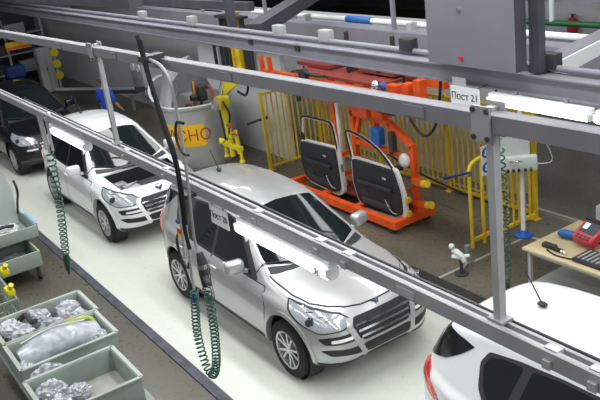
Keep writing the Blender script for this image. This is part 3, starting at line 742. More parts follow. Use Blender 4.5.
# lower arms with yellow grips
for y,z,dx in ((7.75,.86,.55),(7.85,.46,.50)):
    ob('clamp_arm',MB().bar((-9.45,8.0,z-.08),(-9.45+dx,y,z+.06),.09,.09)); ob('grip',MB().cyl((-9.45+dx-.02,y,z+.05),(-9.45+dx+.10,y-.02,z+.09),.06),yellow)
for x,z in ((-11.15,.95),(-11.2,.55),(-9.62,.55)): ob('clamp_arm',MB().bar((x,8.05,z),(x-.02,7.82,z),.07,.07))
# overhead trolley the frame hangs from
ob('trolley_beam',MB().box((-11.0,7.56,2.32),(4.1,.10,.12))); ob('trolley_beam',MB().box((-10.9,8.40,2.34),(3.9,.10,.12)))
ob('trolley_deck',MB().box((-10.75,7.98,2.43),(2.35,.78,.05)),orange_dark); ob('cover_plate',MB().box((-11.75,8.1,2.50),(1.0,.5,.06)),orange_dark)
ob('cover_plate',MB().box((-10.1,8.15,2.56),(.9,.4,.14)),orange_dark)
ob('dark_frame',MB().box((-10.2,8.3,2.70),(1.2,.06,.18)).box((-10.8,8.1,2.62),(.06,.4,.3)),part_dark)
for x in (-13.0,-12.72): ob('hook',MB().bar((x,7.56,2.3),(x-.03,7.56,2.62),.07,.06))
for x,zz in ((-8.92,2.5),(-8.66,2.58)): ob('stop_block',MB().box((x,7.6,zz-.1),(.14,.14,.32)))
ob('stop_block',MB().box((-9.25,7.6,2.42),(.25,.14,.16)))
ob('chain_wheel',MB().cyl((-11.55,7.46,2.43),(-11.55,7.56,2.43),.10),part_dark); ob('air_line',MB().tube(dense([(-11.9,7.5,2.45),(-11.6,7.48,2.5),(-11.2,7.5,2.45),(-10.9,7.5,2.47)],.05),.025),hose_green)
ob('valve',MB().ball((-9.62,7.55,2.45),.09),chrome); ob('valve',MB().ball((-9.42,7.55,2.46),.07),blue)
ob('suspension_rod',MB().cyl((-11.0,8.1,2.4),(-11.0,8.1,3.1),.04).cyl((-9.8,8.1,2.6),(-9.8,8.1,3.1),.04),part_dark)

def door_thing(label, outline, win, y, mirror=None, zb=0):
    """outline: lower shell (x,z); win: the frame line around the window opening"""
    cx=sum(p[0] for p in outline)/len(outline)
    t=thing('car_door',label,'door',(cx,y,min(p[1] for p in outline)))
    FM=lambda yy:Matrix(((1,0,0,0),(0,0,1,yy),(0,1,0,0),(0,0,0,1)))
    ol=[tuple(p) for p in rounded(outline,.07)]
    obj('shell',bevel(MB().prism(ol,.07,FM(y)),.012,2,.9),white_paint,t)
    c=V((cx,sum(p[1] for p in outline)/len(outline)))
    inn=[tuple(c+(V(p)-c)*.90+V((0,.03))) for p in ol]
    tp=obj('trim_panel',bevel(MB().prism(inn,.05,FM(y-.045)),.02,2,.9),mat('door_trim',(.022,.025,.032),.6,noise=.2),t)
    x0=min(p[0] for p in inn); x1=max(p[0] for p in inn); z0=min(p[1] for p in inn); z1=max(p[1] for p in inn)
    obj('armrest',bevel(MB().box(((x0+x1)/2,y-.075,z0+.58*(z1-z0)),((x1-x0)*.72,.07,.07)),.025),mat('door_armrest',(.035,.04,.05),.5),tp)
    obj('pocket',bevel(MB().box(((x0+x1)/2,y-.06,z0+.16*(z1-z0)),((x1-x0)*.62,.04,.14)),.02),mat('door_armrest',(.035,.04,.05),.5),tp)
    obj('inner_handle',bevel(MB().box((x0+.72*(x1-x0),y-.062,z0+.80*(z1-z0)),(.11,.03,.045)),.01),chrome,tp)
    obj('pull_strap',MB().tube(dense([(x0+.70*(x1-x0),y-.06,z0+.34*(z1-z0)),(x0+.76*(x1-x0),y-.075,z0+.24*(z1-z0)),(x0+.84*(x1-x0),y-.07,z0+.12*(z1-z0)),(x0+.93*(x1-x0),y-.06,z0+.11*(z1-z0))],.03),.010),cabinet_grey,tp)
    obj('speaker',MB().cyl((x0+.25*(x1-x0),y-.04,z0+.3*(z1-z0)),(x0+.25*(x1-x0),y-.055,z0+.3*(z1-z0)),.10,seg=20),part_dark,tp)
    W=[V((p[0],y+.035,p[1])) for p in win]
    f=MB()
    D=dense(W,.03); f.tube(D,.028,8)
    fr=obj('window_frame',f,white_paint,t)
    obj('window_seal',MB().tube([p+V((0,-.022,.016)) for p in D],.02,6),rubber,fr)
    return t,inn
d1,_=door_thing('left one of the two white car doors on the orange carrier, squarer window',
    [(-12.30,1.06),(-12.37,.62),(-12.27,.30),(-12.10,.22),(-11.25,.16),(-11.07,.24),(-11.08,.62),(-11.12,1.10)],
    [(-12.29,.96),(-12.25,1.22),(-12.20,1.44),(-12.15,1.50),(-11.95,1.53),(-11.40,1.53),(-11.26,1.50),(-11.20,1.36),(-11.14,1.0)],7.74)
obj('latch',MB().box((-11.08,7.76,.72),(.02,.05,.14)),chrome,d1)
obj('corner_filler',MB().prism([(-12.30,.96),(-12.24,1.22),(-12.16,1.0)],.03,Matrix(((1,0,0,0),(0,0,1,7.745),(0,1,0,0),(0,0,0,1)))),blackplastic,d1)
d2,_=door_thing('right one of the two white car doors on the orange carrier, with round mirror',
    [(-10.74,1.02),(-10.76,.55),(-10.64,.20),(-10.45,.09),(-9.55,.12),(-9.38,.22),(-9.40,.60),(-9.56,1.02),(-9.72,1.02)],
    [(-10.72,.90),(-10.78,1.16),(-10.83,1.40),(-10.78,1.455),(-10.62,1.45),(-10.30,1.39),(-10.0,1.27),(-9.76,1.10),(-9.60,.92),(-9.50,.66)],7.74)
obj('mirror',MB().ball((-9.60,7.98,1.10),.125,(.9,.7,1)),white_paint,d2)
obj('mirror_foot',MB().box((-9.66,7.86,.98),(.12,.16,.06)),blackplastic,d2)
for hz in (.52,.28): obj('hinge',MB().box((-9.36,7.79,hz),(.05,.07,.09)),yellow,d2)
fl=thing('floor_cable','black cable lying along the floor in front of the yellow fence','cable',(-9.6,8.9,.02))
obj('cable',MB().tube(dense([(-11.4,9.0,.62),(-10.3,8.9,.45),(-9.2,8.85,.35),(-8.5,8.7,.42),(-8.12,8.5,.5)],.1),.02,6),hose_black,fl)

# ------------------------------------------------------------------ steel tank with warning sign
TX,TY,TR=-16.15,7.52,.80
tk=thing('steel_tank','round grey steel tank with a yellow warning sign','tank',(TX,TY,0))
TM=Matrix.Translation((TX,TY,0))
obj('shell',MB().lathe([(TR-.06,.03),(TR-.02,.0),(TR,.05),(TR,1.30),(TR+.03,1.32),(TR+.03,1.38),(TR-.02,1.40),(TR-.05,1.36),(TR-.06,.80),(0,.78)],TM,56),tank_steel,tk)
# hood: half cone open to the front, rising at the back left
hd=MB(); n=22; low=[];high=[];low2=[];high2=[]
for k in range(n+1):
    a=math.radians(120+ (292-120)*k/n)
    low.append(hd.bm.verts.new((TX+math.cos(a)*TR,TY+math.sin(a)*TR,1.36)))
    hh=2.22-.30*(abs(k/n-.5)*2)**4
    high.append(hd.bm.verts.new((TX-.05+math.cos(a)*TR*.66,TY-.02+math.sin(a)*TR*.66,hh)))
for k in range(n): hd.bm.faces.new((low[k],low[k+1],high[k+1],high[k]))
top=hd.bm.verts.new((TX-.02,TY+.05,2.36))
for k in range(n): hd.bm.faces.new((high[k],high[k+1],top))
ret=bmesh.ops.solidify(hd.bm,geom=hd.bm.faces[:],thickness=.03)
obj('hood',hd,mat('hood_steel',(.58,.59,.62),.45,.2,noise=.06,scale=2),tk)
obj('hatch_ring',MB().lathe([(.30,.0),(.36,.0),(.36,.05),(.30,.05),(.30,.0)],Matrix.Translation((TX-.42,TY-.52,1.66))@Matrix.Rotation(math.radians(62),4,V((.77,-.63,0)).cross(V((0,0,1)))*-1),28),aluminium,tk)
sgn=MB(); A0,A1=math.radians(-112),math.radians(-18); n=24
for z in (.40,.86): pass
cols=[]
for k in range(n+1):
    a=A0+(A1-A0)*k/n; cols.append([sgn.bm.verts.new((TX+math.cos(a)*r,TY+math.sin(a)*r,z)) for r,z in ((TR+.008,.50),(TR+.008,1.0),(TR-.005,1.0),(TR-.005,.50))])
for A,B in zip(cols,cols[1:]):
    for k in range(4): sgn.bm.faces.new((A[k],A[(k+1)%4],B[(k+1)%4],B[k]))
sp_=obj('warning_sign',sgn,sign_yellow,tk)
def wrap(co):
    a=(A0+A1)/2+ co.x/TR; r=TR+.010+co.z; return V((TX+math.cos(a)*r,TY+math.sin(a)*r,.745+co.y))
obj('lettering',text_bm('ОПАСНО',.36,None,.002,wrap),sign_red,sp_)
pm=MB().tube(dense([(TX+.1,TY-.1,.8),(TX+.12,TY-.05,1.4),(TX+.05,TY,1.8)],.05),.05)
obj('mixer_shaft',pm,copper,tk)
obj('mixer_head',bevel(MB().box((TX+.15,TY+.1,1.52),(.28,.20,.36)),.04).cyl((TX+.15,TY-.02,1.45),(TX+.15,TY-.16,1.45),.07),part_dark,tk)
obj('inner_pipes',MB().tube(dense([(TX-.3,TY+.2,.9),(TX-.1,TY+.3,1.5),(TX+.2,TY+.35,1.55),(TX+.45,TY+.2,.95)],.05),.035).tube(dense([(TX-.2,TY-.3,.9),(TX+.2,TY-.25,1.35),(TX+.5,TY,.9)],.05),.03),orange_dark,tk)

# ------------------------------------------------------------------ yellow lifting arm
ya=thing('lifting_arm','yellow jointed lifting arm hanging in front of the grey wall beside the tank','lifting arm',(-14.5,7.4,.3))
def yb(n,mb,m=yellow_lime,p=None): return obj(n,mb,m,p or ya)
yb('column',MB().box((-13.70,7.5,2.85),(.16,.12,1.1)).box((-13.95,7.5,2.75),(.05,.08,.8)),yellow)
for sx in (-14.12,-13.5,-14.3): yb('slide_rail',MB().box((sx,7.52,2.8),(.05,.10,1.0)),part_dark)
yb('top_plate',MB().box((-13.9,7.52,3.32),(1.0,.2,.05)),part_dark)
yb('shoulder',MB().cyl((-13.70,7.32,2.22),(-13.70,7.55,2.22),.13).cyl((-13.50,7.36,2.22),(-13.50,7.5,2.22),.10))
yb('upper_arm',MB().bar((-13.55,7.4,2.28),(-14.35,7.4,1.86),.14,.17).bar((-13.75,7.33,2.05),(-14.3,7.33,1.78),.05,.07))
yb('cylinder_rod',MB().cyl((-14.20,7.36,2.25),(-14.50,7.36,1.75),.06).cyl((-14.45,7.36,2.3),(-14.0,7.36,2.32),.07),chrome)
yb('elbow',MB().cyl((-14.60,7.28,1.55),(-14.60,7.5,1.55),.15)); yb('elbow_cap',MB().cyl((-14.66,7.24,1.50),(-14.66,7.30,1.50),.12).ball((-14.72,7.28,1.44),.09),cabinet_grey)
yb('forearm',MB().tube([(-14.62,7.4,1.5),(-14.55,7.4,1.15),(-14.50,7.4,.80)],[.075,.065,.06],10))
yb('air_line',MB().tube(dense([(-13.45,7.36,2.25),(-13.30,7.34,2.05),(-13.45,7.34,1.86),(-13.75,7.34,1.9)],.04),.025),hose_black)
yb('air_line',MB().tube(dense([(-14.45,7.34,1.6),(-14.25,7.34,1.35),(-14.35,7.34,1.1),(-14.48,7.36,.8)],.04),.02),hose_black)
yb('air_line',MB().tube(dense([(-14.66,7.33,1.45),(-14.60,7.32,1.1),(-14.56,7.32,.75)],.05),.018),hose_black)
gpp=yb('gripper_frame',MB().box((-14.45,7.4,.62),(.75,.10,.08)).box((-14.48,7.4,.86),(.30,.12,.10)).cyl((-14.50,7.4,.9),(-14.50,7.4,.38),.055).cyl((-14.22,7.4,1.0),(-14.18,7.4,.5),.045))
for x in (-14.78,-14.12): yb('grip',MB().cyl((x,7.4,.64),(x,7.4,.36),.035).cyl((x,7.4,.36),(x,7.4,.32),.06),yellow_lime,gpp)
yb('control_handle',MB().cyl((-14.18,7.3,.95),(-13.92,7.26,1.02),.03).ball((-13.92,7.26,1.02),.05).cyl((-14.3,7.3,1.12),(-14.15,7.28,1.14),.05),copper,gpp)
yb('grip',MB().ball((-14.82,7.36,.66),.07).cyl((-14.9,7.36,.7),(-14.7,7.36,.7),.03),yellow_lime,gpp)
wr=thing('wall_rack','rack of yellow and black strips hung on the grey partition above the lifting arm','rack',(-15.8,8.55,1.7))
for x in (-16.75,-16.58,-16.41): obj('strip',MB().box((x,8.52,2.1),(.08,.06,.85)),(cabinet_grey if x==-16.58 else part_dark),wr)
for x in (-16.1,-15.9): obj('strip',MB().box((x,8.52,2.1),(.11,.06,.85)),yellow,wr)
for x in (-15.6,-15.42,-15.24,-15.06): obj('strip',MB().box((x,8.52,2.05),(.08,.06,.8)),(cabinet_grey if x==-15.42 else part_dark),wr)
obj('base_beam',MB().box((-15.9,8.57,1.72),(1.9,.06,.06)),cabinet_grey,wr); obj('top_beam',MB().box((-15.9,8.57,2.46),(1.9,.06,.06)),cabinet_grey,wr)
pb=thing('pointing_bar','dark slanting bar fixed to the grey partition beside the lifting arm','bar',(-15.0,8.5,.8))
obj('bar',MB().bar((-15.3,8.3,.72),(-14.6,8.42,.97),.05,.05),part_dark,pb); obj('wall_bracket',MB().bar((-14.9,8.36,.86),(-14.9,8.6,.86),.05,.05),part_dark,pb)
hk=thing('tool_hook','dark hanging hook bar above the left fence','hook',(-13.4,8.6,1.9))
obj('arm',MB().bar((-14.0,8.6,1.70),(-13.0,8.6,2.0),.06,.06),mat('olive',(.16,.15,.08),.6),hk); obj('drop',MB().cyl((-13.45,8.55,1.85),(-13.45,8.55,1.45),.05),part_dark,hk)
obj('suspension_rod',MB().cyl((-13.2,8.6,1.95),(-13.2,8.6,2.9),.02),part_dark,hk)

# ------------------------------------------------------------------ work table at right
tb=thing('work_table','pale wooden work table behind the near white car','table',(-5.6,7.85,0))
obj('tabletop',bevel(MB().box((-5.62,7.80,.735),(1.75,1.14,.035)),.006),wood,tb)
for x in (-6.42,-4.82):
    for y in (7.30,8.30): obj('leg',MB().box((x,y,.36),(.045,.045,.72)),cabinet_grey,tb)
for ay in (7.30,8.30): obj('apron',MB().box((-5.62,ay,.69),(1.6,.03,.06)),cabinet_grey,tb)
obj('lower_shelf',MB().box((-5.62,7.8,.25),(1.55,.95,.02)),cabinet_grey,tb)
TZ=.753
rd=thing('test_device','red handheld test device with a screen lying tilted on the table','device',(-5.85,7.85,TZ))
RT=Matrix.Rotation(math.radians(-8),3,'Z')@Matrix.Rotation(math.radians(32),3,'X')
c=V((-5.90,7.83,TZ+.16))
obj('case',bevel(MB().box(c,(.34,.34,.12),RT),.025),red,rd)
sc_=obj('screen',MB().box(c+RT@V((0,.03,.062)),(.24,.17,.006),RT),screen,rd)
obj('screen_glare',MB().box(c+RT@V((-.07,.05,.067)),(.07,.09,.004),RT),mat('painted_glare',(.8,.9,.95),.2,emit=.8),sc_)  # glare on the screen, put in as a pale glowing patch
k=MB()
for i in range(4):
    for j in range(2): k.box(c+RT@V((-.09+.06*i,-.10-.035*j,.063)),(.035,.02,.012),RT)
obj('keys',k,part_dark,rd)
obj('strap',MB().bar(c+RT@V((-.15,.15,.07)),c+RT@V((.17,.15,.07)),.05,.03),part_dark,rd)
obj('stand_leg',MB().box((-5.90,7.93,TZ+.08),(.26,.03,.16)),part_dark,rd)
ps=thing('post_stand','pale steel column stand at the back of the table','stand',(-6.1,8.2,TZ))
obj('column',MB().box((-6.02,8.20,TZ+.21),(.09,.09,.36)),mat('pale_steel',(.55,.62,.64),.35,.4),ps); obj('foot',MB().box((-6.02,8.20,TZ+.02),(.20,.18,.035)),part_dark,ps)
bg=thing('power_tool','blue power tool lying on the table','tool',(-6.2,7.7,TZ))
obj('body',MB().tube([(-6.35,7.78,TZ+.06),(-6.30,7.79,TZ+.06),(-6.12,7.82,TZ+.06),(-6.05,7.83,TZ+.06)],[.04,.058,.055,.04],12),blue_sign,bg); obj('chuck',MB().tube([(-6.05,7.83,TZ+.06),(-5.98,7.84,TZ+.06)],[.035,.02],10),part_dark,bg)
cn=thing('cable_plug','dark connector plug on the table front edge','plug',(-6.15,7.45,TZ))
obj('plug',bevel(MB().box((-6.22,7.44,TZ+.03),(.20,.08,.06)),.012).box((-6.07,7.42,TZ+.025),(.10,.05,.04)),part_dark,cn); obj('tip',MB().cyl((-6.02,7.41,TZ+.025),(-5.93,7.40,TZ+.025),.02),chrome,cn)
obj('lead',MB().tube(dense([(-6.2,7.36,TZ+.012),(-6.0,7.3,TZ+.012),(-5.75,7.36,TZ+.012),(-5.6,7.5,TZ+.012)],.05),.01,6),hose_black,cn)
ky=thing('parts_tray','dark slotted tray on the right part of the table','tray',(-5.5,7.5,TZ))
obj('tray_body',bevel(MB().box((-5.52,7.48,TZ+.025),(.52,.34,.05)),.01),part_dark,ky)
s_=MB()
for i in range(7): s_.box((-5.72+.065*i,7.48,TZ+.053),(.03,.26,.008))
obj('slots',s_,cabinet_grey,ky)

# ------------------------------------------------------------------ small stand on the floor left of the gate
fs=thing('tool_stand','small stand with a pale air tool on the floor before the yellow gate','stand',(-7.6,7.2,0))
obj('column',MB().cyl((-7.6,7.2,.0),(-7.6,7.2,.22),.025).cyl((-7.6,7.2,0),(-7.6,7.2,.02),.10),part_dark,fs)
obj('tool',MB().tube([(-7.72,7.16,.36),(-7.66,7.18,.34),(-7.58,7.21,.28),(-7.55,7.22,.20)],[.035,.05,.05,.035],10).tube([(-7.70,7.12,.28),(-7.60,7.2,.27),(-7.50,7.28,.30)],[.03,.04,.025],8).ball((-7.72,7.15,.42),.045),mat('pale_tool',(.62,.66,.62),.45),fs)
obj('grey_post',MB().box((-7.72,7.46,.20),(.07,.07,.26)).box((-7.72,7.46,.04),(.12,.12,.08)).bar((-7.72,7.46,.06),(-7.6,7.2,.06),.03,.03),engine_grey,fs)

# ------------------------------------------------------------------ parts bins at lower left
def open_bin(label,x0,x1,y0,y1,z0,z1,group=None,w=.035):
    t=thing('parts_bin',label,'bin',((x0+x1)/2,(y0+y1)/2,z0))
    cx,cy=(x0+x1)/2,(y0+y1)/2; h=z1-z0
    obj('front_wall',bevel(MB().box((x1-w/2,cy,(z0+z1)/2),(w,y1-y0,h)),.008),bin_green,t)
    obj('back_wall',bevel(MB().box((x0+w/2,cy,(z0+z1)/2),(w,y1-y0,h)),.008),bin_green,t)
    for y in (y0+w/2,y1-w/2): obj('end_wall',bevel(MB().box((cx,y,(z0+z1)/2),(x1-x0-2*w,w,h)),.006),bin_green,t)
    obj('bottom',MB().box((cx,cy,z0+.015),(x1-x0-2*w,y1-y0-2*w,.03)),bin_inner,t)
    rim=MB()
    for a,b in (((x0,y0),(x1,y0)),((x1,y0),(x1,y1)),((x1,y1),(x0,y1)),((x0,y1),(x0,y0))): rim.bar((*a,z1+.004),(*b,z1+.004),.045,.018)
    obj('rim',rim,mat('bin_rim',(.42,.46,.42),.5),t)
    return t
ct=thing('bin_cart','steel cart carrying the three grey parts bins','cart',(-8.8,1.8,0))
obj('deck',MB().box((-8.78,1.80,.36),(2.72,1.10,.04)),bin_green,ct)
for x in (-10.0,-7.6):
    for y in (1.36,2.26):
        obj('leg',MB().box((x,y,.24),(.05,.05,.22)),part_dark,ct)
        cw=obj('caster',MB().cyl((x-.0,y-.02,.07),(x,y+.02,.07),.068),rubber,ct); obj('fork',MB().box((x,y,.12),(.05,.06,.06)),chrome,cw)
open_bin('grey bin filled with crumpled wrapped parts, farthest of the three',-10.12,-9.38,1.28,2.48,.385,.70)
open_bin('grey bin holding one long part wrapped in plastic film',-9.35,-8.60,1.27,2.44,.385,.70)
open_bin('grey bin with an almost empty pale bottom, nearest of the three',-8.32,-7.44,1.22,2.26,.385,.70)
def crumple(c,s,seed,amp=.28,sub=4,rz=0.):
    rnd=random.Random(seed); mb=MB(); bmesh.ops.create_icosphere(mb.bm,subdivisions=sub,radius=1)
    from mathutils import noise
    off=V((seed*3.1,seed*1.7,seed*.9)); Rm=Matrix.Rotation(rz,3,'Z')
    for v in mb.bm.verts:
        n=v.co.normalized(); d=1+amp*(.9*noise.noise(n*1.6+off)-1.3*abs(noise.noise(V((n.x*4,n.y*2,n.z*5))+off))+.35-.5*abs(noise.noise(V((n.x*9,n.y*5,n.z*11))+off)))
        p=n*d; v.co=V(c)+Rm@V((p.x*s[0],p.y*s[1],p.z*s[2]))
    return mb
W1=[((-9.88,1.48,.60),(.15,.16,.15),'crumpled film bundle at the left end of the farthest bin'),((-9.58,1.58,.60),(.15,.17,.15),'pale film bundle second from the left in the farthest bin'),((-9.88,1.84,.60),(.15,.17,.16),'film bundle with dark folds in the middle of the farthest bin'),
    ((-9.60,1.92,.59),(.14,.16,.12),'low film bundle in front of the middle of the farthest bin'),((-9.82,2.22,.60),(.17,.17,.16),'rounded grey film bundle at the right end of the farthest bin'),((-9.54,2.28,.60),(.12,.13,.12),'small white film bundle in the right corner of the farthest bin')]
for i,(c,s,l) in enumerate(W1): single('wrapped_part',crumple(c,s,i+1),film,l,'wrapped part','film bundles in the farthest bin')
single('cardboard_insert',MB().box((-9.72,1.70,.47),(.4,.55,.08)).box((-9.62,2.08,.55),(.16,.2,.12),Matrix.Rotation(.5,3,'Z')),cardboard,'brown cardboard insert between film bundles in the farthest bin','cardboard')
single('dark_bracket',MB().tube(dense([(-9.98,1.62,.66),(-9.9,1.7,.74),(-9.75,1.72,.70),(-9.62,1.76,.74)],.03),.035),part_dark,'black bent bracket among film bundles in the farthest bin','bracket')
lw=thing('wrapped_bumper','long curved part wrapped in pale plastic film in the middle bin','wrapped part',(-8.98,1.8,.42))
mb=MB(); 
from mathutils import noise
sec=[]; N=36
for i in range(N+1):
    t=i/N; y=1.34+1.0*t; cx=-8.98+.05*math.sin(t*PI)-.02; hz=.60+.09*math.sin(t*PI)
    ring=[]
    for k in range(18):
        a=2*PI*k/18; n=V((math.cos(a),t*6,math.sin(a)))
        d=1.06+.08*noise.noise(n*.9)-.10*abs(noise.noise(V((n.x*1.2,n.y*.5,n.z*1.2))+V((3,1,2))))-.05*abs(noise.noise(V((n.x*5,n.y*1.1,n.z*5))))
        e=.75+.25*math.sin(PI*min(1,max(0,t*1.0)))
        ring.append(mb.bm.verts.new((cx+math.cos(a)*.215*d*e,y,hz+math.sin(a)*.165*d*e)))
    sec.append(ring)
for A,B in zip(sec,sec[1:]):
    for k in range(18): mb.bm.faces.new((A[k],A[(k+1)%18],B[(k+1)%18],B[k]))
mb.bm.faces.new(sec[0]); mb.bm.faces.new(sec[-1])
obj('wrapping',mb,mat('pale_film',(.48,.51,.57),.2,0,.5,noise=.22,scale=9,bump=.7),lw)
obj('tape_strip',MB().tube(dense([(-9.10,1.42,.78),(-9.06,1.8,.855),(-9.02,2.25,.80)],.05),.008),white_enamel,lw)
single('strap_bundle',MB().tube(dense([(-9.28,1.75,.58),(-9.27,2.0,.72),(-9.26,2.3,.70),(-9.2,2.38,.6)],.04),.03),mat('lime_strap',(.45,.50,.10),.5),'yellow green strap along the far side of the middle bin','strap')
single('wrapped_part',crumple((-8.80,2.30,.58),(.12,.10,.13),21),film,'small crumpled film at the right end of the middle bin','wrapped part')
single('wrapped_part',crumple((-8.84,1.37,.55),(.14,.09,.13),22),film,'grey crumpled film at the left front corner of the middle bin','wrapped part')
W3=[((-8.12,1.45,.55),(.15,.17,.16),'big crumpled film bundle in the left corner of the nearest bin'),((-7.80,1.42,.52),(.16,.16,.13),'crumpled film bundle against the front wall of the nearest bin'),((-8.02,1.70,.50),(.13,.13,.10),'crumpled film bundle reaching toward the empty part of the nearest bin')]
for i,(c,s,l) in enumerate(W3): single('wrapped_part',crumple(c,s,i+31),film,l,'wrapped part','film bundles in the nearest bin')
single('wrapped_part',crumple((-8.46,1.50,.55),(.10,.22,.18),41),film,'crumpled film hanging between the middle and nearest bins','wrapped part')
single('dark_bracket',MB().tube(dense([(-7.72,1.62,.46),(-7.66,1.72,.52),(-7.6,1.8,.46)],.02),.035),part_dark,'small dark piece beside the film in the nearest bin','bracket')

# ------------------------------------------------------------------ stepped trolley at left
st=thing('stepped_trolley','grey trolley with two stepped trays at the left edge','trolley',(-13.1,2.3,0))
def tray(x0,x1,y0,y1,z0,z1):
    m=MB(); w=.03
    m.box(((x0+x1)/2,(y0+y1)/2,z0+.01),(x1-x0,y1-y0,.02))
    for y in (y0,y1): m.box(((x0+x1)/2,y,(z0+z1)/2),(x1-x0,w,z1-z0))
    for x in (x0,x1): m.box((x,(y0+y1)/2,(z0+z1)/2),(w,y1-y0,z1-z0))
    return bevel(m,.006)
obj('tray',tray(-13.95,-12.72,1.75,2.78,.58,.78),bin_green,st); obj('tray',tray(-13.1,-12.22,1.75,2.62,.26,.52),bin_green,st)
for x,y,h in ((-13.9,1.8,.58),(-13.9,2.7,.58),(-12.3,1.8,.26),(-12.3,2.55,.26)):
    obj('leg',MB().box((x,y,(h+.1)/2),(.05,.05,h-.1)),part_dark,st); obj('caster',MB().cyl((x,y-.02,.06),(x,y+.02,.06),.06),rubber,st)
obj('blue_clip',MB().bar((-13.45,2.80,.74),(-12.76,2.80,.74),.04,.12),blue_light,st)
obj('handle',MB().tube(dense([(-13.55,2.72,.80),(-13.35,2.72,1.05),(-13.15,2.72,1.25),(-13.12,2.72,1.38),(-13.22,2.72,1.48)],.04),.022),hose_black,st)
single('wrapped_part',crumple((-13.05,2.30,.70),(.22,.26,.11),51),mat('white_film',(.72,.74,.75),.3,noise=.2,scale=14,bump=.5),'white wrapped part in the upper tray of the stepped trolley','wrapped part')
single('dark_bracket',MB().tube(dense([(-13.0,2.1,.79),(-12.9,2.3,.85),(-12.95,2.5,.80)],.03),.03),part_dark,'dark bent piece on the white wrapped part in the upper tray','bracket')
single('wrapped_part',crumple((-12.6,2.25,.36),(.2,.26,.10),52),part_dark,'dark parts lying in the lower tray of the stepped trolley','wrapped part')
pn=thing('glass_panel','pale green tinted panel standing upright in the stepped trolley','panel',(-13.6,2.3,.61))
obj('panel',bevel(MB().prism([(1.6,.0),(2.70,.0),(2.74,.60),(2.66,.92),(2.42,1.12),(1.6,1.28)],.04,Matrix(((0,0,1,-13.62),(1,0,0,0),(0,1,-.25,.62),(0,0,0,1)))),.012),mat('pale_panel',(.50,.56,.54),.15,0,.5),pn)
obj('suction_pad',MB().cyl((-13.72,2.42,1.42),(-13.66,2.42,1.42),.05),part_dark,pn)
for o in (st,pn): o.location.x-=.3
for o in C.objects:
    if o.get('label') and ('upper tray' in o['label'] or 'lower tray' in o['label']): o.location.x-=.3
rk=thing('wire_rack','small pale wire rack with two yellow clamps at the left edge','rack',(-10.9,1.6,0))
m=MB()
for x in (-11.5,-10.45):
    for y in (1.25,1.75): m.cyl((x,y,0),(x,y,.75),.02,seg=8)
for z in (.15,.45,.75):
    for y in (1.25,1.75): m.bar((-11.5,y,z),(-10.45,y,z),.025,.025)
    for x in (-11.5,-10.45): m.bar((x,1.25,z),(x,1.75,z),.025,.025)
for i in range(1,9): m.cyl((-11.5+1.05*i/9,1.75,.15),(-11.5+1.05*i/9,1.75,.75),.010,seg=6)
for i in range(1,5): m.cyl((-10.45,1.25+.1*i,.15),(-10.45,1.25+.1*i,.75),.010,seg=6)
obj('wire_frame',m,bin_green,rk)
for x,y in ((-11.45,1.85),(-10.68,1.72)): obj('clamp',bevel(MB().box((x,y,.80),(.22,.12,.11)),.03).cyl((x+.05,y,.84),(x+.12,y+.02,.93),.035),yellow_lime,rk)

# ------------------------------------------------------------------ background at the far left end
cbn=thing('steel_cabinet','pale steel cabinet standing far left in the back','cabinet',(-28,7.7,0))
obj('body',bevel(MB().box((-28.2,7.72,.80),(.4,.50,1.55)),.01),cabinet_grey,cbn); obj('door',MB().box((-27.985,7.60,.8),(.02,.22,1.45)).box((-27.985,7.85,.8),(.02,.22,1.45)),cabinet_grey,cbn); obj('handle',MB().box((-27.96,7.7,.85),(.03,.02,.15)),part_dark,cbn)
for i,(y,z,lab) in enumerate(((6.55,.22,'navy crate at the bottom of the stack far left'),(6.50,.60,'navy crate in the middle of the stack far left'),(6.62,.98,'navy crate on top of the stack far left'))):
    k=thing('crate',lab,'crate',(-28,y,z-.18),0,'stack of navy crates')
    obj('tub',bevel(MB().box((-28,y,z),(.5,.6,.34)),.02),(navy if i!=1 else mat('dull_navy',(.02,.025,.09),.5)),k); obj('rim',MB().box((-28,y,z+.17),(.54,.64,.03)),blue if i==2 else navy,k)
yl=thing('valve_post','post with three yellow handwheels, far left in the back','post',(-27.9,8.0,0))
obj('pipe',MB().cyl((-28,8.05,0),(-28,8.05,1.75),.05),cabinet_grey,yl)
for z in (.55,.95,1.35): obj('handwheel',MB().lathe([(.08,-.03),(.14,-.03),(.15,0),(.14,.03),(.08,.03),(.08,-.03)],Matrix.Translation((-27.9,8.05,z))@Matrix.Rotation(PI/2,4,'Y'),20).cyl((-27.95,8.05,z),(-27.88,8.05,z),.10),yellow_lime,yl)
sb=thing('conveyor_arm','long dark conveyor arm behind the white car, by the person in blue','conveyor',(-23.6,8.2,0))
obj('bed',MB().bar((-25.5,7.3,.46),(-21.8,8.5,.66),.35,.12),part_dark,sb)
for f in (.12,.5,.88): obj('leg',MB().box((-25.5+3.7*f,7.3+1.2*f,.24),(.08,.08,.46)),engine_grey,sb)
obj('side_rail',MB().bar((-25.5,7.12,.56),(-21.8,8.32,.76),.03,.08),cabinet_grey,sb)
wc=thing('wall_panel_box','pale control panel with gauges on the back wall behind the white car','control panel',(-22.6,8.9,.6))
obj('case',bevel(MB().box((-22.6,8.90,1.05),(.9,.22,.9)),.02),cabinet_grey,wc); obj('gauge',MB().cyl((-22.8,8.80,1.2),(-22.8,8.76,1.2),.14,seg=18).cyl((-22.4,8.80,1.2),(-22.4,8.76,1.2),.14,seg=18),white_enamel,wc)
obj('pipes',MB().tube(dense([(-22.3,8.85,.6),(-22.2,8.8,.35),(-21.9,8.8,.3),(-21.9,8.85,0)],.05),.04),engine_grey,wc)
es=thing('equipment_stand','dark equipment stand with hoses left of the tank','stand',(-18.6,8.2,0))
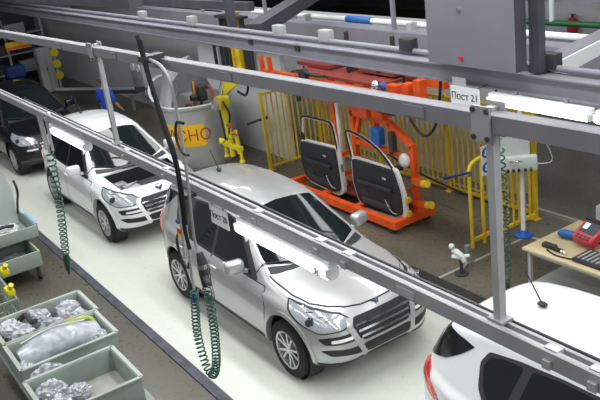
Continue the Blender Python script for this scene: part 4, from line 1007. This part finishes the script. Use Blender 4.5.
obj('frame',MB().box((-18.9,8.2,.55),(.07,.07,1.1)).box((-18.3,8.2,.55),(.07,.07,1.1)).box((-18.6,8.2,1.05),(.66,.1,.07)).box((-18.6,8.2,.05),(.8,.6,.08)),part_dark,es)
obj('pump',MB().cyl((-18.85,8.1,.45),(-18.35,8.1,.45),.16).ball((-18.6,8.1,.72),.14),engine_grey,es)
obj('hose',MB().tube(dense([(-18.8,8.05,.9),(-18.95,8.0,.6),(-18.7,7.95,.3),(-18.4,8.0,.6),(-18.35,8.05,1.0)],.04),.03),hose_green,es)
obj('bottle',MB().lathe([(0,.1),(.10,.1),(.11,.15),(.11,.5),(.04,.6),(.04,.66),(0,.66)],Matrix.Translation((-18.15,8.05,0)),14),mat('pale_green',(.35,.45,.40),.4),es)
ob2=thing('warning_board','orange and yellow board hanging far left under the beams','sign',(-28,6.9,1.7))
obj('board',MB().box((-28,6.95,1.83),(.03,.85,.26)),yellow,ob2); obj('stripe',MB().box((-27.98,6.95,1.76),(.02,.85,.08)),orange,ob2); obj('hanger',MB().cyl((-28,6.6,1.95),(-28,6.6,3.6),.015).cyl((-28,7.3,1.95),(-28,7.3,3.6),.015),part_dark,ob2)
rs=thing('storage_rack','grey storage rack with boxes far left by the end wall','rack',(-31.5,7.3,0))
for y in (5.95,7.35,8.75): obj('upright',MB().box((-31.3,y,1.2),(.08,.08,2.4)),cabinet_grey,rs)
for z in (.4,1.1,1.8): obj('shelf',MB().box((-31.5,7.35,z),(.5,2.9,.05)),cabinet_grey,rs)
bi=0
for z,names in ((1.125,((7.6,.5,'pale'),(8.3,.6,'brown'),(9.3,.7,'dark'))),(1.825,((7.8,.6,'brown'),(9.0,.8,'pale'))),(.425,((8.0,.7,'dark'),(9.3,.7,'pale')))):
    for y,wd,kind in names:
        k=single('storage_box',bevel(MB().box((-31.5,y-1.25,z+.195),(.42,wd,.36)),.01),{'pale':cabinet_grey,'brown':mat('dull_brown',(.10,.075,.06),.8),'dark':part_dark}[kind],'%s box on the %s shelf of the rack far left%s'%(kind,{1.125:'middle',1.825:'top',.425:'bottom'}[z],''),'box','boxes on the far rack')

# ------------------------------------------------------------------ person behind the white car
def skinned(name, joints, edges, m, parent=None, sub=2):
    me=bpy.data.meshes.new(name); me.from_pydata([j[0] for j in joints],edges,[]); o=bpy.data.objects.new(name,me); C.objects.link(o)
    md=o.modifiers.new('s','SKIN'); o.modifiers.new('u','SUBSURF').levels=sub
    for i,v in enumerate(me.skin_vertices[0].data):
        r=joints[i][1]; v.radius=r if isinstance(r,tuple) else (r,r)
    me.skin_vertices[0].data[0].use_root=True
    dg=bpy.context.evaluated_depsgraph_get(); dg.update()
    nm=bpy.data.meshes.new_from_object(o.evaluated_get(dg)); nm.name=name
    o.modifiers.clear(); o.data=nm; nm.materials.clear(); nm.materials.append(m)
    for p in nm.polygons: p.use_smooth=True
    if parent: o.parent=parent
    return o
pr=thing('person','person in a blue shirt standing behind the white car, arms lowered','person',(-19.25,6.55,0),math.radians(-150))
J=[((0,0,.95),(.15,.11)),((0,0,1.15),(.14,.10)),((0,0,1.38),(.17,.11)),((0,-.005,1.49),.055),((0,-.01,1.56),.052),((0,-.02,1.66),(.078,.095)),((0,-.015,1.74),(.07,.085)),
   ((.18,0,1.42),.06),((.24,-.02,1.16),.045),((.25,-.16,.96),.034),((-.18,0,1.42),.06),((-.24,-.02,1.16),.045),((-.25,-.16,.96),.034),
   ((.10,0,.88),.095),((.11,-.01,.48),.062),((.11,.01,.09),.042),((.12,-.13,.04),(.045,.03)),((-.10,0,.88),.095),((-.11,-.01,.48),.062),((-.11,.01,.09),.042),((-.12,-.13,.04),(.045,.03))]
E_=[(0,1),(1,2),(2,3),(3,4),(4,5),(5,6),(2,7),(7,8),(8,9),(2,10),(10,11),(11,12),(0,13),(13,14),(14,15),(15,16),(0,17),(17,18),(18,19),(19,20)]
for s,wi in ((1,9),(-1,12)):
    w=V(J[wi][0]); p=len(J); J.append((tuple(w+V((0,-.05,-.05))),.030)); E_.append((wi,p))
    for k in range(4):
        a=len(J); b0=w+V((s*(.022-.015*k),-.085,-.085)); J.append((tuple(b0),.011)); E_.append((p,a)); J.append((tuple(b0+V((0,-.035,-.035+.004*k))),.009)); E_.append((a,a+1)); J.append((tuple(b0+V((0,-.045,-.065))),.007)); E_.append((a+1,a+2))
    a=len(J); J.append((tuple(w+V((-s*.03,-.06,-.055))),.011)); E_.append((p,a)); J.append((tuple(w+V((-s*.045,-.09,-.075))),.009)); E_.append((a,a+1))
bd=skinned('body',J,E_,skin,pr,1)
SJ=[((0,0,.84),(.168,.13)),((0,0,.92),(.166,.127)),((0,0,1.15),(.158,.118)),((0,0,1.38),(.185,.125)),((0,0,1.47),(.085,.075)),((.18,0,1.42),.075),((.235,-.01,1.22),.064),((.245,-.04,1.10),.058),((-.18,0,1.42),.075),((-.235,-.01,1.22),.064),((-.245,-.04,1.10),.058)]
skinned('shirt',SJ,[(0,1),(1,2),(2,3),(3,4),(3,5),(5,6),(6,7),(3,8),(8,9),(9,10)],shirt,pr,2)
TJ=[((0,0,.96),(.16,.12)),((.10,0,.86),.108),((.11,-.01,.48),.078),((.11,.01,.10),.06),((-.10,0,.86),.108),((-.11,-.01,.48),.078),((-.11,.01,.10),.06)]
skinned('trousers',TJ,[(0,1),(1,2),(2,3),(0,4),(4,5),(5,6)],trouser,pr,2)
for s in (1,-1): 
    obj('shoe',MB().ball((s*.115,-.06,.045),.05,(1,2.4,.9)),part_dark,pr,world=False); obj('ear',MB().ball((s*.083,-.01,1.66),.025,(.4,.8,1.2)),skin,pr,world=False); obj('eye',MB().ball((s*.032,-.105,1.672),.012),part_dark,pr,world=False)
obj('nose',MB().ball((0,-.115,1.645),.02,(.8,1.1,1.3)),skin,pr,world=False); obj('mouth',MB().box((0,-.108,1.605),(.045,.01,.010)),red,pr,world=False)
hm=MB().ball((0,.005,1.71),.10,(.92,1.12,1.0)); 
for v in hm.bm.verts:
    if v.co.y<-.05 and v.co.z<1.74: v.co.y=-.05; 
obj('hair',hm,hair,pr,world=False)
# ------------------------------------------------------------------ light
def area(loc, sx, sy, power, col=(1,1,1), rot=(0,0,0)):
    l=bpy.data.lights.new('hall_and_fill_lamp','AREA'); l.shape='RECTANGLE'; l.size=sx; l.size_y=sy; l.energy=power; l.color=col
    o=bpy.data.objects.new('hall_and_fill_lamp',l); C.objects.link(o); o.location=loc; o.rotation_euler=rot; return o
for y,p in ((-2.2,230),(1.2,150),(4.3,330),(6.3,260),(9.2,170)):  # first row, on the camera side, is added fill to brighten front faces
    for x in (-16.5,-8,0.5):
        area((x,y,6.8),7.6,.7,p*.62,(.97,1,.98))
w=bpy.data.worlds.new('world'); bpy.context.scene.world=w; w.use_nodes=True
w.node_tree.nodes['Background'].inputs['Color'].default_value=(.75,.78,.85,1)
w.node_tree.nodes['Background'].inputs['Strength'].default_value=.25
sc=bpy.context.scene
sc.view_settings.view_transform='Standard'; sc.view_settings.look='None'; sc.view_settings.exposure=.15; sc.view_settings.gamma=1
sc.view_settings.use_curve_mapping=False
sc.cycles.max_bounces=6
